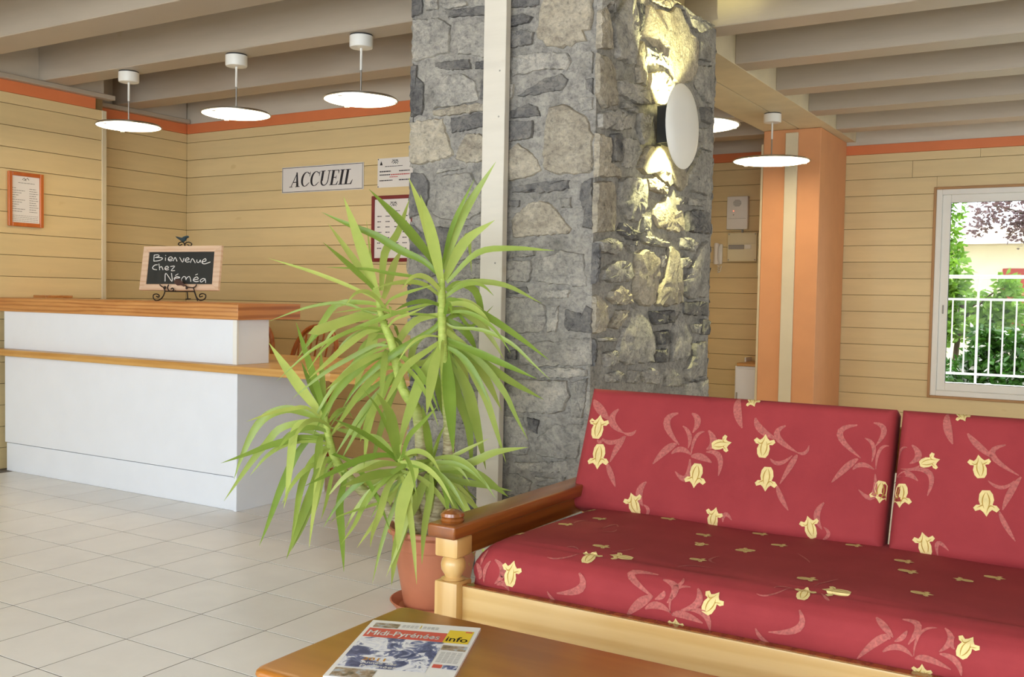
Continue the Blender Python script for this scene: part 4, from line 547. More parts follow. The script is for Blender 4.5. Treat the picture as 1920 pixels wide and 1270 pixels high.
STEMS = [[[[-2.063,2.877,0.312],[-2.03,2.91,0.513],[-2.03,2.92,0.647],[-2.048,2.922,0.819],[-2.066,2.922,0.972],[-2.076,2.927,1.125],[-2.08,2.932,1.202]],[0.03,0.024,0.021,0.019,0.016,0.015,0.01]],[[[-2.083,2.865,0.311],[-2.109,2.869,0.549],[-2.134,2.869,0.711],[-2.187,2.849,0.796],[-2.213,2.846,0.881],[-2.239,2.843,0.971],[-2.271,2.835,1.038],[-2.293,2.834,1.117]],[0.028,0.024,0.022,0.018,0.017,0.016,0.014,0.01]],[[[-2.122,2.839,0.272],[-2.172,2.809,0.348],[-2.243,2.765,0.401],[-2.308,2.725,0.461],[-2.344,2.702,0.509],[-2.371,2.685,0.566],[-2.392,2.674,0.661],[-2.394,2.671,0.699]],[0.03,0.027,0.022,0.018,0.017,0.015,0.013,0.008]],[[[-2.073,2.871,0.312],[-2.067,2.86,0.42],[-2.058,2.849,0.499],[-2.046,2.84,0.555]],[0.022,0.018,0.014,0.008]],[[[-2.099,2.855,0.301],[-2.115,2.811,0.413],[-2.119,2.774,0.504],[-2.115,2.74,0.565]],[0.022,0.018,0.014,0.008]]]
CHALK = [[[-4.758,3.8345,1.3424],[-4.7551,3.8309,1.3259],[-4.7511,3.8269,1.3076]],[[-4.7578,3.8344,1.3417],[-4.7257,3.8348,1.3437],[-4.7137,3.833,1.3355],[-4.7458,3.8313,1.3277]],[[-4.7458,3.8313,1.3277],[-4.6913,3.8311,1.3267],[-4.682,3.8292,1.3182],[-4.7108,3.8272,1.3092],[-4.7509,3.8267,1.3068]],[[-4.6565,3.8312,1.3272],[-4.6526,3.8272,1.309]],[[-4.6597,3.8342,1.341],[-4.6571,3.8334,1.3374]],[[-4.6308,3.8286,1.3154],[-4.5958,3.8295,1.3196],[-4.6083,3.8319,1.3305],[-4.6262,3.8313,1.3277],[-4.6303,3.8286,1.3154],[-4.6138,3.8269,1.3078],[-4.5944,3.8275,1.3106]],[[-4.5859,3.8266,1.3066],[-4.5804,3.8299,1.3214],[-4.5729,3.8311,1.3267],[-4.5538,3.8263,1.305]],[[-4.5372,3.8312,1.3273],[-4.5066,3.8253,1.3006],[-4.5007,3.8304,1.3235]],[[-4.4886,3.8277,1.3112],[-4.4574,3.8284,1.3147],[-4.4661,3.8306,1.3244],[-4.4829,3.8299,1.3212],[-4.4858,3.827,1.3084],[-4.4702,3.8253,1.3005],[-4.4491,3.8258,1.3029]],[[-4.4408,3.8245,1.2968],[-4.4357,3.8288,1.3164],[-4.4251,3.829,1.3174],[-4.4009,3.8242,1.2953]],[[-4.3916,3.8284,1.3144],[-4.3893,3.8256,1.3016],[-4.3722,3.8249,1.2987],[-4.3645,3.8279,1.3121],[-4.36,3.8249,1.2987]],[[-4.3449,3.8254,1.3008],[-4.3179,3.8269,1.3077],[-4.3258,3.8294,1.319],[-4.3422,3.8279,1.312],[-4.3477,3.8248,1.298],[-4.3245,3.823,1.2901],[-4.281,3.8253,1.3006]],[[-4.7126,3.8223,1.2866],[-4.7363,3.8216,1.2837],[-4.7515,3.8186,1.2699],[-4.7405,3.8164,1.26],[-4.7113,3.8156,1.2564]],[[-4.7032,3.8234,1.2917],[-4.6942,3.8192,1.2728],[-4.6867,3.8154,1.2553]],[[-4.6914,3.8182,1.2684],[-4.6765,3.8197,1.2749],[-4.6572,3.8154,1.2554]],[[-4.6445,3.8172,1.2637],[-4.6156,3.818,1.2673],[-4.6268,3.8202,1.2771],[-4.6416,3.8192,1.2727],[-4.644,3.8168,1.2619],[-4.6262,3.8154,1.2554],[-4.6099,3.816,1.2583]],[[-4.5998,3.8198,1.2756],[-4.5658,3.8201,1.277],[-4.5883,3.8148,1.2529],[-4.5576,3.8148,1.2526]],[[-4.6228,3.8011,1.1905],[-4.629,3.8113,1.2366],[-4.5652,3.8012,1.1909],[-4.5815,3.8114,1.2375]],[[-4.5523,3.8048,1.2075],[-4.5048,3.8058,1.212],[-4.5251,3.8071,1.2176],[-4.546,3.8061,1.2132],[-4.5483,3.8037,1.2025],[-4.5253,3.802,1.1948]],[[-4.5462,3.8085,1.224],[-4.5243,3.8107,1.234]],[[-4.4813,3.801,1.1901],[-4.4887,3.8041,1.2043],[-4.4745,3.8074,1.2193],[-4.4575,3.8062,1.2137],[-4.4516,3.8034,1.2009],[-4.4467,3.8057,1.2116],[-4.4302,3.8075,1.2195],[-4.4163,3.8044,1.2054],[-4.4093,3.8011,1.1906]],[[-4.3901,3.8035,1.2013],[-4.3547,3.8045,1.2057],[-4.3662,3.8069,1.2169],[-4.3851,3.8057,1.2112],[-4.3918,3.8027,1.1978],[-4.3696,3.8012,1.1909],[-4.3464,3.8017,1.1932]],[[-4.3818,3.8094,1.2281],[-4.3644,3.8106,1.2335]],[[-4.2968,3.8045,1.2061],[-4.3184,3.805,1.208],[-4.3357,3.8026,1.1971],[-4.3226,3.8008,1.1891],[-4.2969,3.8038,1.2026],[-4.2888,3.7998,1.1845]]]
EASEL = [[[-4.635,3.775,1.171],[-4.619,3.775,1.161],[-4.603,3.775,1.154],[-4.592,3.775,1.134],[-4.608,3.775,1.104],[-4.635,3.775,1.086],[-4.667,3.775,1.081],[-4.689,3.775,1.094],[-4.688,3.775,1.112],[-4.661,3.775,1.118],[-4.64,3.775,1.11],[-4.645,3.775,1.1],[-4.664,3.775,1.105]],[[-4.332,3.775,1.174],[-4.342,3.775,1.163],[-4.357,3.775,1.156],[-4.347,3.775,1.136],[-4.334,3.775,1.108],[-4.314,3.775,1.091],[-4.291,3.775,1.088],[-4.264,3.775,1.099],[-4.26,3.775,1.118],[-4.284,3.775,1.125],[-4.306,3.775,1.119],[-4.306,3.775,1.107],[-4.284,3.775,1.111]],[[-4.592,3.775,1.134],[-4.467,3.775,1.134],[-4.347,3.775,1.136]],[[-4.408,3.775,1.137],[-4.402,3.775,1.093]],[[-4.418,3.775,1.092],[-4.382,3.775,1.094]],[[-4.561,3.775,1.172],[-4.569,3.775,1.154],[-4.555,3.775,1.136],[-4.529,3.775,1.135],[-4.519,3.775,1.144],[-4.529,3.775,1.153],[-4.542,3.775,1.147]],[[-4.431,3.775,1.17],[-4.4,3.775,1.159],[-4.357,3.775,1.156]],[[-4.592,3.775,1.154],[-4.603,3.775,1.154]]]
EASEL_TOP = [[[-4.582,3.86,1.4],[-4.58,3.86,1.409],[-4.559,3.86,1.416],[-4.538,3.86,1.412],[-4.53,3.86,1.396]],[[-4.551,3.86,1.403],[-4.569,3.86,1.398],[-4.582,3.86,1.403]],[[-4.53,3.86,1.396],[-4.522,3.86,1.41],[-4.496,3.86,1.415],[-4.472,3.86,1.406],[-4.478,3.86,1.395],[-4.496,3.86,1.395],[-4.506,3.86,1.402]]]
BIRD_TOP = [[-4.609,3.86,1.45],[-4.596,3.86,1.448],[-4.569,3.86,1.439],[-4.538,3.86,1.442],[-4.525,3.86,1.45],[-4.512,3.86,1.453],[-4.499,3.86,1.45],[-4.492,3.86,1.443],[-4.502,3.86,1.44],[-4.512,3.86,1.435],[-4.522,3.86,1.422],[-4.54,3.86,1.414],[-4.559,3.86,1.421],[-4.577,3.86,1.43],[-4.596,3.86,1.439]]
BIRD_LOW = [[-4.513,3.77,1.195],[-4.487,3.77,1.204],[-4.461,3.77,1.201],[-4.435,3.77,1.183],[-4.415,3.77,1.166],[-4.43,3.77,1.162],[-4.451,3.77,1.169],[-4.482,3.77,1.167],[-4.505,3.77,1.179]]
BACK_FLOWERS = [[-1.449,0.27,0.071,0],[-1.426,0.172,0.073,175],[-1.086,0.145,0.067,180],[-1.021,0.251,0.054,75],[-1.275,0.033,0.061,-25],[-1.012,0.024,0.053,10],[-1.497,0.412,0.044,60],[-1.231,0.422,0.041,120],[-0.949,0.402,0.043,150],[-0.889,0.257,0.063,0],[-0.867,0.159,0.064,178],[-0.544,0.16,0.055,180],[-0.724,0.034,0.054,-20],[-0.354,0.403,0.039,150],[-0.424,0.258,0.047,70],[-0.297,0.257,0.056,-10],[-0.49,0.156,0.059,180],[-0.274,0.16,0.061,175],[-0.417,0.029,0.055,-15]]
BACK_LEAVES = [[-1.488,0.363,-1.455,0.332,-1.414,0.298,0.023],[-1.387,0.337,-1.403,0.294,-1.353,0.258,0.019],[-1.353,0.258,-1.327,0.256,-1.311,0.271,0.01],[-1.426,0.233,-1.389,0.222,-1.342,0.247,0.012],[-1.345,0.247,-1.362,0.217,-1.382,0.157,0.017],[-1.393,0.153,-1.372,0.12,-1.347,0.079,0.015],[-1.443,0.227,-1.431,0.22,-1.421,0.234,0.009],[-1.178,0.339,-1.211,0.303,-1.157,0.236,0.018],[-1.133,0.342,-1.109,0.319,-1.119,0.279,0.016],[-1.155,0.298,-1.128,0.27,-1.125,0.228,0.011],[-1.081,0.286,-1.107,0.264,-1.112,0.206,0.009],[-1.069,0.291,-1.047,0.255,-1.066,0.23,0.018],[-1.165,0.237,-1.195,0.217,-1.233,0.166,0.019],[-1.177,0.205,-1.148,0.222,-1.112,0.208,0.014],[-1.111,0.202,-1.082,0.205,-1.042,0.19,0.017],[-1.065,0.222,-1.021,0.211,-1.015,0.151,0.014],[-1.113,0.194,-1.116,0.133,-1.155,0.15,0.015],[-1.244,0.107,-1.262,0.07,-1.243,0.03,0.018],[-1.233,0.004,-1.224,0.021,-1.242,0.034,0.009],[-0.982,0.015,-0.975,0.038,-0.954,0.023,0.01],[-0.991,0.411,-0.987,0.36,-0.964,0.308,0.02],[-0.928,0.344,-0.905,0.308,-0.853,0.283,0.017],[-0.833,0.327,-0.853,0.291,-0.788,0.248,0.015],[-0.788,0.248,-0.765,0.249,-0.756,0.273,0.008],[-0.865,0.221,-0.835,0.21,-0.801,0.237,0.01],[-0.787,0.241,-0.8,0.21,-0.826,0.148,0.013],[-0.834,0.143,-0.818,0.11,-0.791,0.073,0.012],[-0.627,0.347,-0.673,0.314,-0.607,0.25,0.014],[-0.583,0.358,-0.553,0.339,-0.57,0.29,0.012],[-0.602,0.31,-0.576,0.288,-0.576,0.242,0.009],[-0.536,0.296,-0.559,0.276,-0.563,0.222,0.007],[-0.614,0.247,-0.642,0.22,-0.679,0.17,0.015],[-0.625,0.214,-0.602,0.231,-0.567,0.221,0.011],[-0.563,0.208,-0.564,0.142,-0.603,0.158,0.012],[-0.693,0.109,-0.709,0.07,-0.69,0.032,0.014],[-0.687,0.006,-0.671,0.022,-0.686,0.039,0.008],[-0.39,0.403,-0.386,0.36,-0.369,0.314,0.017],[-0.334,0.348,-0.304,0.315,-0.262,0.283,0.014],[-0.238,0.324,-0.268,0.292,-0.201,0.243,0.012],[-0.274,0.221,-0.24,0.206,-0.211,0.228,0.008],[-0.196,0.24,-0.218,0.196,-0.234,0.146,0.013],[-0.242,0.142,-0.226,0.109,-0.199,0.068,0.01],[-0.486,0.294,-0.507,0.282,-0.51,0.233,0.007],[-0.474,0.302,-0.454,0.273,-0.475,0.248,0.014],[-0.506,0.208,-0.479,0.218,-0.449,0.201,0.013],[-0.474,0.23,-0.42,0.224,-0.421,0.162,0.012],[-0.498,0.232,-0.468,0.232,-0.446,0.248,0.006],[-0.383,0.006,-0.383,0.037,-0.356,0.021,0.009]]
SEAT_FLOWERS = [[-1.416,0.721,0.04,90],[-1.359,0.455,0.04,80],[-1.316,0.592,0.04,95],[-1.414,0.269,0.04,70],[-1.333,0.072,0.059,5],[-1.145,0.256,0.042,85],[-1.134,0.169,0.056,0],[-1.061,0.202,0.054,265],[-0.986,0.598,0.04,85],[-0.952,0.48,0.04,0],[-0.893,0.307,0.04,85],[-0.831,0.484,0.04,90],[-0.785,0.092,0.053,25],[-0.87,0.016,0.04,0],[-1.149,0.73,0.04,80],[-0.771,0.61,0.04,85],[-0.827,0.5,0.04,270],[-0.603,0.263,0.043,85],[-0.585,0.167,0.049,0],[-0.52,0.2,0.055,265],[-0.445,0.612,0.043,85],[-0.417,0.505,0.043,95],[-0.355,0.311,0.043,85],[-0.292,0.52,0.04,270],[-0.231,0.604,0.043,90],[-0.237,0.096,0.045,25],[-0.319,0.021,0.04,0],[-0.862,0.731,0.04,85],[-0.595,0.722,0.04,85]]
SEAT_LEAVES = [[-1.427,0.131,-1.431,0.108,-1.433,0.081,0.01],[-1.388,0.101,-1.358,0.074,-1.382,0.038,0.014],[-1.4,0.096,-1.414,0.072,-1.418,0.032,0.009],[-1.454,0.088,-1.433,0.062,-1.436,0.036,0.014],[-1.357,0.087,-1.361,0.067,-1.35,0.063,0.009],[-1.375,0.036,-1.353,0.043,-1.338,0.025,0.012],[-1.137,0.106,-1.126,0.069,-1.194,0.045,0.016],[-1.222,0.045,-1.209,0.029,-1.199,0.024,0.007],[-0.933,0.141,-1.002,0.129,-0.931,0.081,0.015],[-0.869,0.144,-0.869,0.126,-0.887,0.116,0.007],[-0.916,0.128,-0.879,0.111,-0.893,0.073,0.014],[-0.843,0.121,-0.88,0.104,-0.884,0.049,0.007],[-0.825,0.121,-0.817,0.086,-0.857,0.062,0.014],[-0.932,0.081,-0.962,0.061,-0.998,0.023,0.018],[-0.949,0.049,-0.918,0.063,-0.884,0.052,0.014],[-0.88,0.046,-0.85,0.052,-0.802,0.041,0.014],[-0.834,0.066,-0.797,0.062,-0.785,0.026,0.013],[-0.905,0.099,-0.908,0.087,-0.925,0.076,0.011],[-1.243,0.135,-1.203,0.141,-1.166,0.178,0.005],[-1.218,0.196,-1.203,0.208,-1.181,0.193,0.006],[-1.099,0.224,-1.08,0.257,-1.069,0.301,0.004],[-1.332,0.546,-1.351,0.521,-1.346,0.48,0.006],[-1.244,0.465,-1.239,0.535,-1.216,0.51,0.007],[-1.226,0.427,-1.201,0.439,-1.204,0.478,0.005],[-0.862,0.382,-0.869,0.327,-0.843,0.299,0.006],[-0.91,0.209,-0.88,0.238,-0.828,0.249,0.004],[-0.582,0.112,-0.579,0.071,-0.646,0.05,0.012],[-0.676,0.053,-0.662,0.033,-0.641,0.022,0.008],[-0.419,0.127,-0.4,0.109,-0.379,0.089,0.012],[-0.366,0.133,-0.333,0.124,-0.348,0.08,0.011],[-0.353,0.108,-0.361,0.092,-0.376,0.081,0.008],[-0.296,0.127,-0.326,0.109,-0.336,0.058,0.005],[-0.281,0.13,-0.267,0.105,-0.287,0.077,0.01],[-0.384,0.085,-0.407,0.078,-0.451,0.028,0.013],[-0.398,0.055,-0.368,0.071,-0.338,0.057,0.01],[-0.333,0.053,-0.308,0.058,-0.263,0.045,0.011],[-0.286,0.073,-0.255,0.065,-0.243,0.036,0.01],[-0.261,0.114,-0.264,0.096,-0.257,0.088,0.006],[-0.686,0.134,-0.654,0.139,-0.619,0.185,0.004],[-0.655,0.168,-0.64,0.183,-0.612,0.18,0.004],[-0.574,0.214,-0.555,0.267,-0.54,0.305,0.004],[-0.549,0.18,-0.534,0.162,-0.525,0.154,0.006],[-0.701,0.534,-0.665,0.481,-0.642,0.438,0.004]]
# ================================================================== THE SETTING
XL, XA, YB, YF = -5.935, -6.20, 5.30, 8.45          # near left wall, alcove wall, reception back wall, far window wall
XP, XR, YN = -3.15, 3.40, -2.60                     # passage wall, right wall, front wall
ZJ, ZC = 2.462, 2.70                                # joist underside, ceiling
PITCHB = 0.1345
S = 0.31
EYEX = EYE

# ---- floor: tiles in view as single pieces, the rest joined
floor = box('floor', M['grout'], -6.4, XR + 0.2, YN - 0.2, YF + 0.2, -0.12, -0.0009)
tag(floor, kind='structure')
def cam_px(p):
    d = Vector(p) - EYE
    z = d.dot(fwd)
    if z < 0.2:
        return None
    return (960 + 1859.1 * d.dot(r2) / z, 635 - 1859.1 * d.dot(u2) / z, z)
bm = bmesh.new()
a_box(bm, -S / 2 + 0.0026, S / 2 - 0.0026, -S / 2 + 0.0026, S / 2 - 0.0026, -0.005, 0.0, 0.0)
tile_me = bpy.data.meshes.new('tile')
bm.to_mesh(tile_me)
bm.free()
tile_me.materials.append(M['tile'])
cells = []
for i in range(-9, 24):
    for j in range(-18, 20):
        x = (i - 11.7371 + 0.5) * S + 0.0
        y = (j + 8.7056 + 0.5) * S
        if x < XA + S / 2 or x > XR - 0.02 or y < YN or y > YF - S / 2:
            continue
        if x < XL + 0.1 and y < 4.38 - 0.2:
            continue
        q = cam_px((x, y, 0))
        vis = q is not None and -120 < q[0] < 2040 and 560 < q[1] < 1400
        hid = vis and ((q[0] > 1000) or (q[0] > 880 and q[1] > 1090))
        cells.append(((0 if vis and not hid else 1 if vis else 2), q[2] if q else 99, x, y))
cells.sort()
for c in cells[:300]:
    place('tile', tile_me, (c[2], c[3], 0.0), floor)
bm = bmesh.new()
for c in cells[300:]:
    bm.verts.index_update()
    off = len(bm.verts)
    tmp = [bm.verts.new(v.co + Vector((c[2], c[3], 0))) for v in tile_me.vertices]
    for p in tile_me.polygons:
        bm.faces.new([tmp[k] for k in p.vertices])
tag(finish('tile_field', bm, M['tile'], floor), kind='stuff')

# ---- boarded walls
def board_rows(z0, z1):
    rows, k = [], math.floor(z0 / PITCHB)
    while k * PITCHB < z1 - 0.005:
        a, b = max(z0, k * PITCHB), min(z1, (k + 1) * PITCHB)
        if b - a > 0.012:
            rows.append((a, b))
        k += 1
    return rows
rng = random.Random(11)
def boards_y(parent, y, x0, x1, z0, z1, holes=(), seams=()):
    """boards on a wall whose face is at y, facing -y"""
    pieces = []
    for (a, b) in board_rows(z0, z1):
        segs = [(x0, x1)]
        for (h0, h1, hz0, hz1) in holes:
            if a >= hz1 - 0.001 or b <= hz0 + 0.001:
                continue
            segs = [(x0, h0), (h1, x1)]
            if a < hz0 - 0.012: pieces.append((h0, h1, a, hz0))
            if b > hz1 + 0.012: pieces.append((h0, h1, hz1, b))
        for (zz, xx) in seams:
            if a < zz < b:
                segs = [q for (s, e) in segs for q in ([(s, xx), (xx, e)] if s < xx < e else [(s, e)])]
        pieces += [(s, e, a, b) for (s, e) in segs if e - s > 0.01]
    for (s, e, a, b) in pieces:
        w = rng.uniform(0, 0.0016)
        box('plank', M['board'], s + 0.0008, e - 0.0008, y - w, y + 0.016, a + 0.0016, b - 0.0016, parent, 0.0012)
def boards_x(parent, x, y0, y1, z0, z1, sgn=1):
    """boards on a wall whose face is at x, facing +x (sgn 1) or -x"""
    for (a, b) in board_rows(z0, z1):
        w = rng.uniform(0, 0.0016) * sgn
        xa, xb = sorted((x + w, x - 0.016 * sgn))
        box('plank', M['board'], xa, xb, y0 + 0.0008, y1 - 0.0008, a + 0.0016, b - 0.0016, parent, 0.0012)

def wall(name, x0, x1, y0, y1, z0=0.0, z1=ZC, m='plaster'):
    return tag(box(name, M[m], x0, x1, y0, y1, z0, z1), kind='structure')

ZT = 2.356
w = wall('wall_left', XL - 0.28, XL - 0.0155, YN, 4.365, m='wallback')
boards_x(w, XL, 0.9, 4.366, 0.0, ZT)
box('corner_trim', M['cream_trim'], XL - 0.03, XL + 0.006, 4.348, 4.384, 0.0, ZT, w, 0.003)
box('plaster_field', M['plaster'], XL - 0.015, XL - 0.001, YN, 0.9, 0.0, ZT, w)
box('frieze', M['orange'], XL - 0.015, XL + 0.004, YN, 4.30, ZT, 2.43, w, 0.002)
box('ledge', M['beam'], XL - 0.015, XL + 0.05, YN, 4.42, 2.43, ZJ - 0.001, w, 0.003)
box('upper_field', M['ceil'], XL - 0.015, XL + 0.0, YN, 4.365, ZJ, ZC, w)
w = wall('wall_alcove', XA - 0.1, XA - 0.0155, 4.36, YB + 0.1, m='wallback')
boards_x(w, XA, 4.366, YB - 0.0005, 0.0, ZT)
box('frieze', M['orange'], XA - 0.015, XA + 0.005, 4.366, YB - 0.005, ZT, 2.43, w, 0.002)
box('ledge', M['beam'], XA - 0.015, XA + 0.05, 4.42, YB - 0.01, 2.43, ZJ - 0.001, w, 0.003)
box('upper_field', M['ceil'], XA - 0.015, XA, 4.366, YB - 0.005, ZJ, ZC, w)
w = wall('wall_back', XA - 0.1, XP, YB + 0.0165, YB + 0.12, m='wallback')
boards_y(w, YB, XA, XP, 0.0, ZT)
box('frieze', M['orange'], XA + 0.005, XP, YB - 0.005, YB + 0.016, ZT, 2.43, w, 0.002)
box('upper_field', M['ceil'], XA, XP, YB, YB + 0.016, 2.43, ZC, w)
w = wall('wall_passage', XP - 0.12, XP - 0.0155, YB + 0.12, YF + 0.1, m='wallback')
boards_x(w, XP, YB + 0.016, YF, 0.0, ZT)
box('frieze', M['orange'], XP - 0.015, XP + 0.005, YB, YF - 0.02, ZT, 2.43, w)
box('upper_field', M['ceil'], XP - 0.015, XP, YB, YF - 0.02, 2.43, ZC, w)
# far window wall with its opening
WX0, WX1, WZ0, WZ1 = -1.235, 0.42, 0.42, 2.05
w = thing('wall_far', (0.0, YF + 0.1, 0.0), kind='structure')
for nm, a in (('masonry', (XP - 0.12, WX0, 0, ZC)), ('masonry', (WX1, XR + 0.1, 0, ZC)), ('masonry', (WX0, WX1, 0, WZ0)), ('masonry', (WX0, WX1, WZ1, ZC))):
    box(nm, M['wallback'], a[0], a[1], YF + 0.0165, YF + 0.24, a[2], a[3], w)
boards_y(w, YF, XP, XR, 0.0, ZT, holes=((WX0, WX1, WZ0, WZ1),), seams=((2.20, -1.42), (2.32, -0.93), (1.0, 0.9), (1.5, -2.1)))
box('frieze', M['orange'], XP, XR, YF - 0.006, YF + 0.016, ZT, 2.432, w, 0.002)
box('upper_field', M['ceil'], XP, XR, YF, YF + 0.016, 2.432, ZC, w)
w = thing('wall_right', (XR + 0.1, 3.0, 0.0), kind='structure')
for (a, b, c_, d_) in ((YN, 4.3, 0, ZC), (6.9, YF + 0.24, 0, ZC), (4.3, 6.9, 0, 0.65), (4.3, 6.9, 2.15, ZC)):
    box('masonry', M['plaster'], XR, XR + 0.2, a, b, c_, d_, w)
o = thing('window_5', (XR + 0.1, 5.6, 0.65), kind='structure')
for (y0, y1, z0, z1) in ((4.3, 4.37, 0.65, 2.15), (6.83, 6.9, 0.65, 2.15), (4.37, 6.83, 0.65, 0.72), (4.37, 6.83, 2.08, 2.15), (5.56, 5.64, 0.72, 2.08)):
    box('frame', M['metalwhite'], XR + 0.07, XR + 0.13, y0, y1, z0, z1, o, 0.004)
for (y0, y1) in ((4.37, 5.56), (5.64, 6.83)):
    box('pane', M['glass'], XR + 0.097, XR + 0.103, y0, y1, 0.72, 2.08, o)
# front wall behind the camera: three glazed bays between piers
w = thing('wall_front', (0.0, YN, 0.0), kind='structure')
bays = ((-5.5, -3.1), (-2.5, 0.1), (0.7, 3.1))
px = XL
for (a, b) in bays:
    box('pier', M['plaster'], px, a, YN - 0.2, YN, 0, ZC, w)
    box('spandrel', M['plaster'], a, b, YN - 0.2, YN, 0, 0.35, w)
    box('lintel', M['plaster'], a, b, YN - 0.2, YN, 2.35, ZC, w)
    px = b
box('pier', M['plaster'], px, XR, YN - 0.2, YN, 0, ZC, w)
for k, (a, b) in enumerate(bays):
    o = thing('window_%d' % (k + 2), ((a + b) / 2, YN - 0.1, 0.35), kind='structure')
    for (x0, x1, z0, z1) in ((a, a + 0.07, 0.35, 2.35), (b - 0.07, b, 0.35, 2.35), (a + 0.07, b - 0.07, 0.35, 0.42), (a + 0.07, b - 0.07, 2.28, 2.35), ((a + b) / 2 - 0.04, (a + b) / 2 + 0.04, 0.42, 2.28)):
        box('frame', M['metalwhite'], x0, x1, YN - 0.13, YN - 0.07, z0, z1, o, 0.004)
    for (x0, x1) in ((a + 0.07, (a + b) / 2 - 0.04), ((a + b) / 2 + 0.04, b - 0.07)):
        box('pane', M['glass'], x0, x1, YN - 0.104, YN - 0.098, 0.42, 2.28, o)

# ---- ceiling, joists, central soffit
ceiling = tag(box('ceiling', M['ceil'], -6.4, XR + 0.3, YN - 0.3, YF + 0.9, ZC, ZC + 0.15), kind='structure')  # runs past the far wall: unseen eave added to keep the sun out
SX0, SXG, SX1 = -2.385, -2.11, -1.865
def joist(x0, x1, y0, y1):
    return tag(box('ceiling_joist', M['beam'], x0, x1, y0, y1, ZJ, ZC, None, 0.004), kind='structure')
for (y0, y1) in ((3.115, 3.345), (3.885, 4.06)):
    joist(XL - 0.01, SX0, y0, y1)
joist(XA, SX0, 4.63, 4.82)
for k in range(7):
    joist(XL - 0.01, SX0, 2.36 - 0.76 * k, 2.56 - 0.76 * k)
for (y0, y1) in ((5.42, 5.62), (6.2, 6.4), (6.97, 7.18), (7.76, 7.96)):
    joist(XP, SX0, y0, y1)
for (y0, y1) in ((4.65, 4.83), (5.42, 5.61), (6.2, 6.39), (6.97, 7.17), (7.77, 7.96)):
    joist(SX1, XR, y0, y1)
for k in range(8):
    joist(SX1, XR, 3.88 - 0.77 * k, 4.06 - 0.77 * k)
sof = thing('ceiling_soffit', ((SX0 + SX1) / 2, 3.0, ZJ), kind='structure')
box('soffit_board', M['cream_trim'], SX0, SXG - 0.004, YN, YF, ZJ - 0.001, ZC, sof, 0.002)
box('soffit_board', M['cream_trim'], SXG + 0.004, SX1, YN, YF, ZJ - 0.001, ZC, sof, 0.002)

# ---- orange column with its cable trunking
c = thing('orange_pilaster', (-2.155, 8.0, 0), 'apricot orange square pilaster standing against the far boarded wall', 'column')
box('shaft', M['orange_col'], -2.375, -1.935, 7.62, YF - 0.007, 0, ZJ - 0.002, c, 0.006, 2)
box('cable_trunking', M['trunk'], -2.20, -2.105, 7.60, 7.62, 0, ZJ - 0.03, c, 0.003)
box('edge_bead', M['cream_trim'], -2.395, -2.376, 7.63, 7.65, 0, ZJ - 0.1, c, 0.002)

# ---- stone pillar
PX0, PX1, PY0, PY1 = -2.597, -1.703, 3.40, 4.715
pil = thing('stone_pillar', ((PX0 + PX1) / 2, (PY0 + PY1) / 2, 0), 'thick rubble stone pillar with pale mortar joints in the middle of the room', 'pillar')
bm = bmesh.new()
rs_ = random.Random(3)
def grid_face(bm, o, ud, vd, nd, W, Hh, nu, nv, amp):
    vs = []
    for a in range(nu + 1):
        for b in range(nv + 1):
            edge = a in (0, nu) or b in (0, nv)
            k = 0 if edge else rs_.uniform(-amp, amp)
            vs.append(bm.verts.new(Vector(o) + Vector(ud) * W * a / nu + Vector(vd) * Hh * b / nv + Vector(nd) * k))
    for a in range(nu):
        for b in range(nv):
            i = a * (nv + 1) + b
            bm.faces.new((vs[i], vs[i + nv + 1], vs[i + nv + 2], vs[i + 1]))
ins = 0.014
W_, D_ = PX1 - PX0 - 2 * ins, PY1 - PY0 - 2 * ins
grid_face(bm, (PX0 + ins, PY0 + ins, 0), (1, 0, 0), (0, 0, 1), (0, -1, 0), W_, ZJ, 28, 76, 0.006)
grid_face(bm, (PX1 - ins, PY0 + ins, 0), (0, 1, 0), (0, 0, 1), (1, 0, 0), D_, ZJ, 40, 76, 0.006)
grid_face(bm, (PX1 - ins, PY1 - ins, 0), (-1, 0, 0), (0, 0, 1), (0, 1, 0), W_, ZJ, 20, 50, 0.006)
grid_face(bm, (PX0 + ins, PY1 - ins, 0), (0, -1, 0), (0, 0, 1), (-1, 0, 0), D_, ZJ, 28, 50, 0.006)
bmesh.ops.remove_doubles(bm, verts=bm.verts, dist=0.0005)
finish('mortar_core', bm, M['mortar'], pil, True, 70)
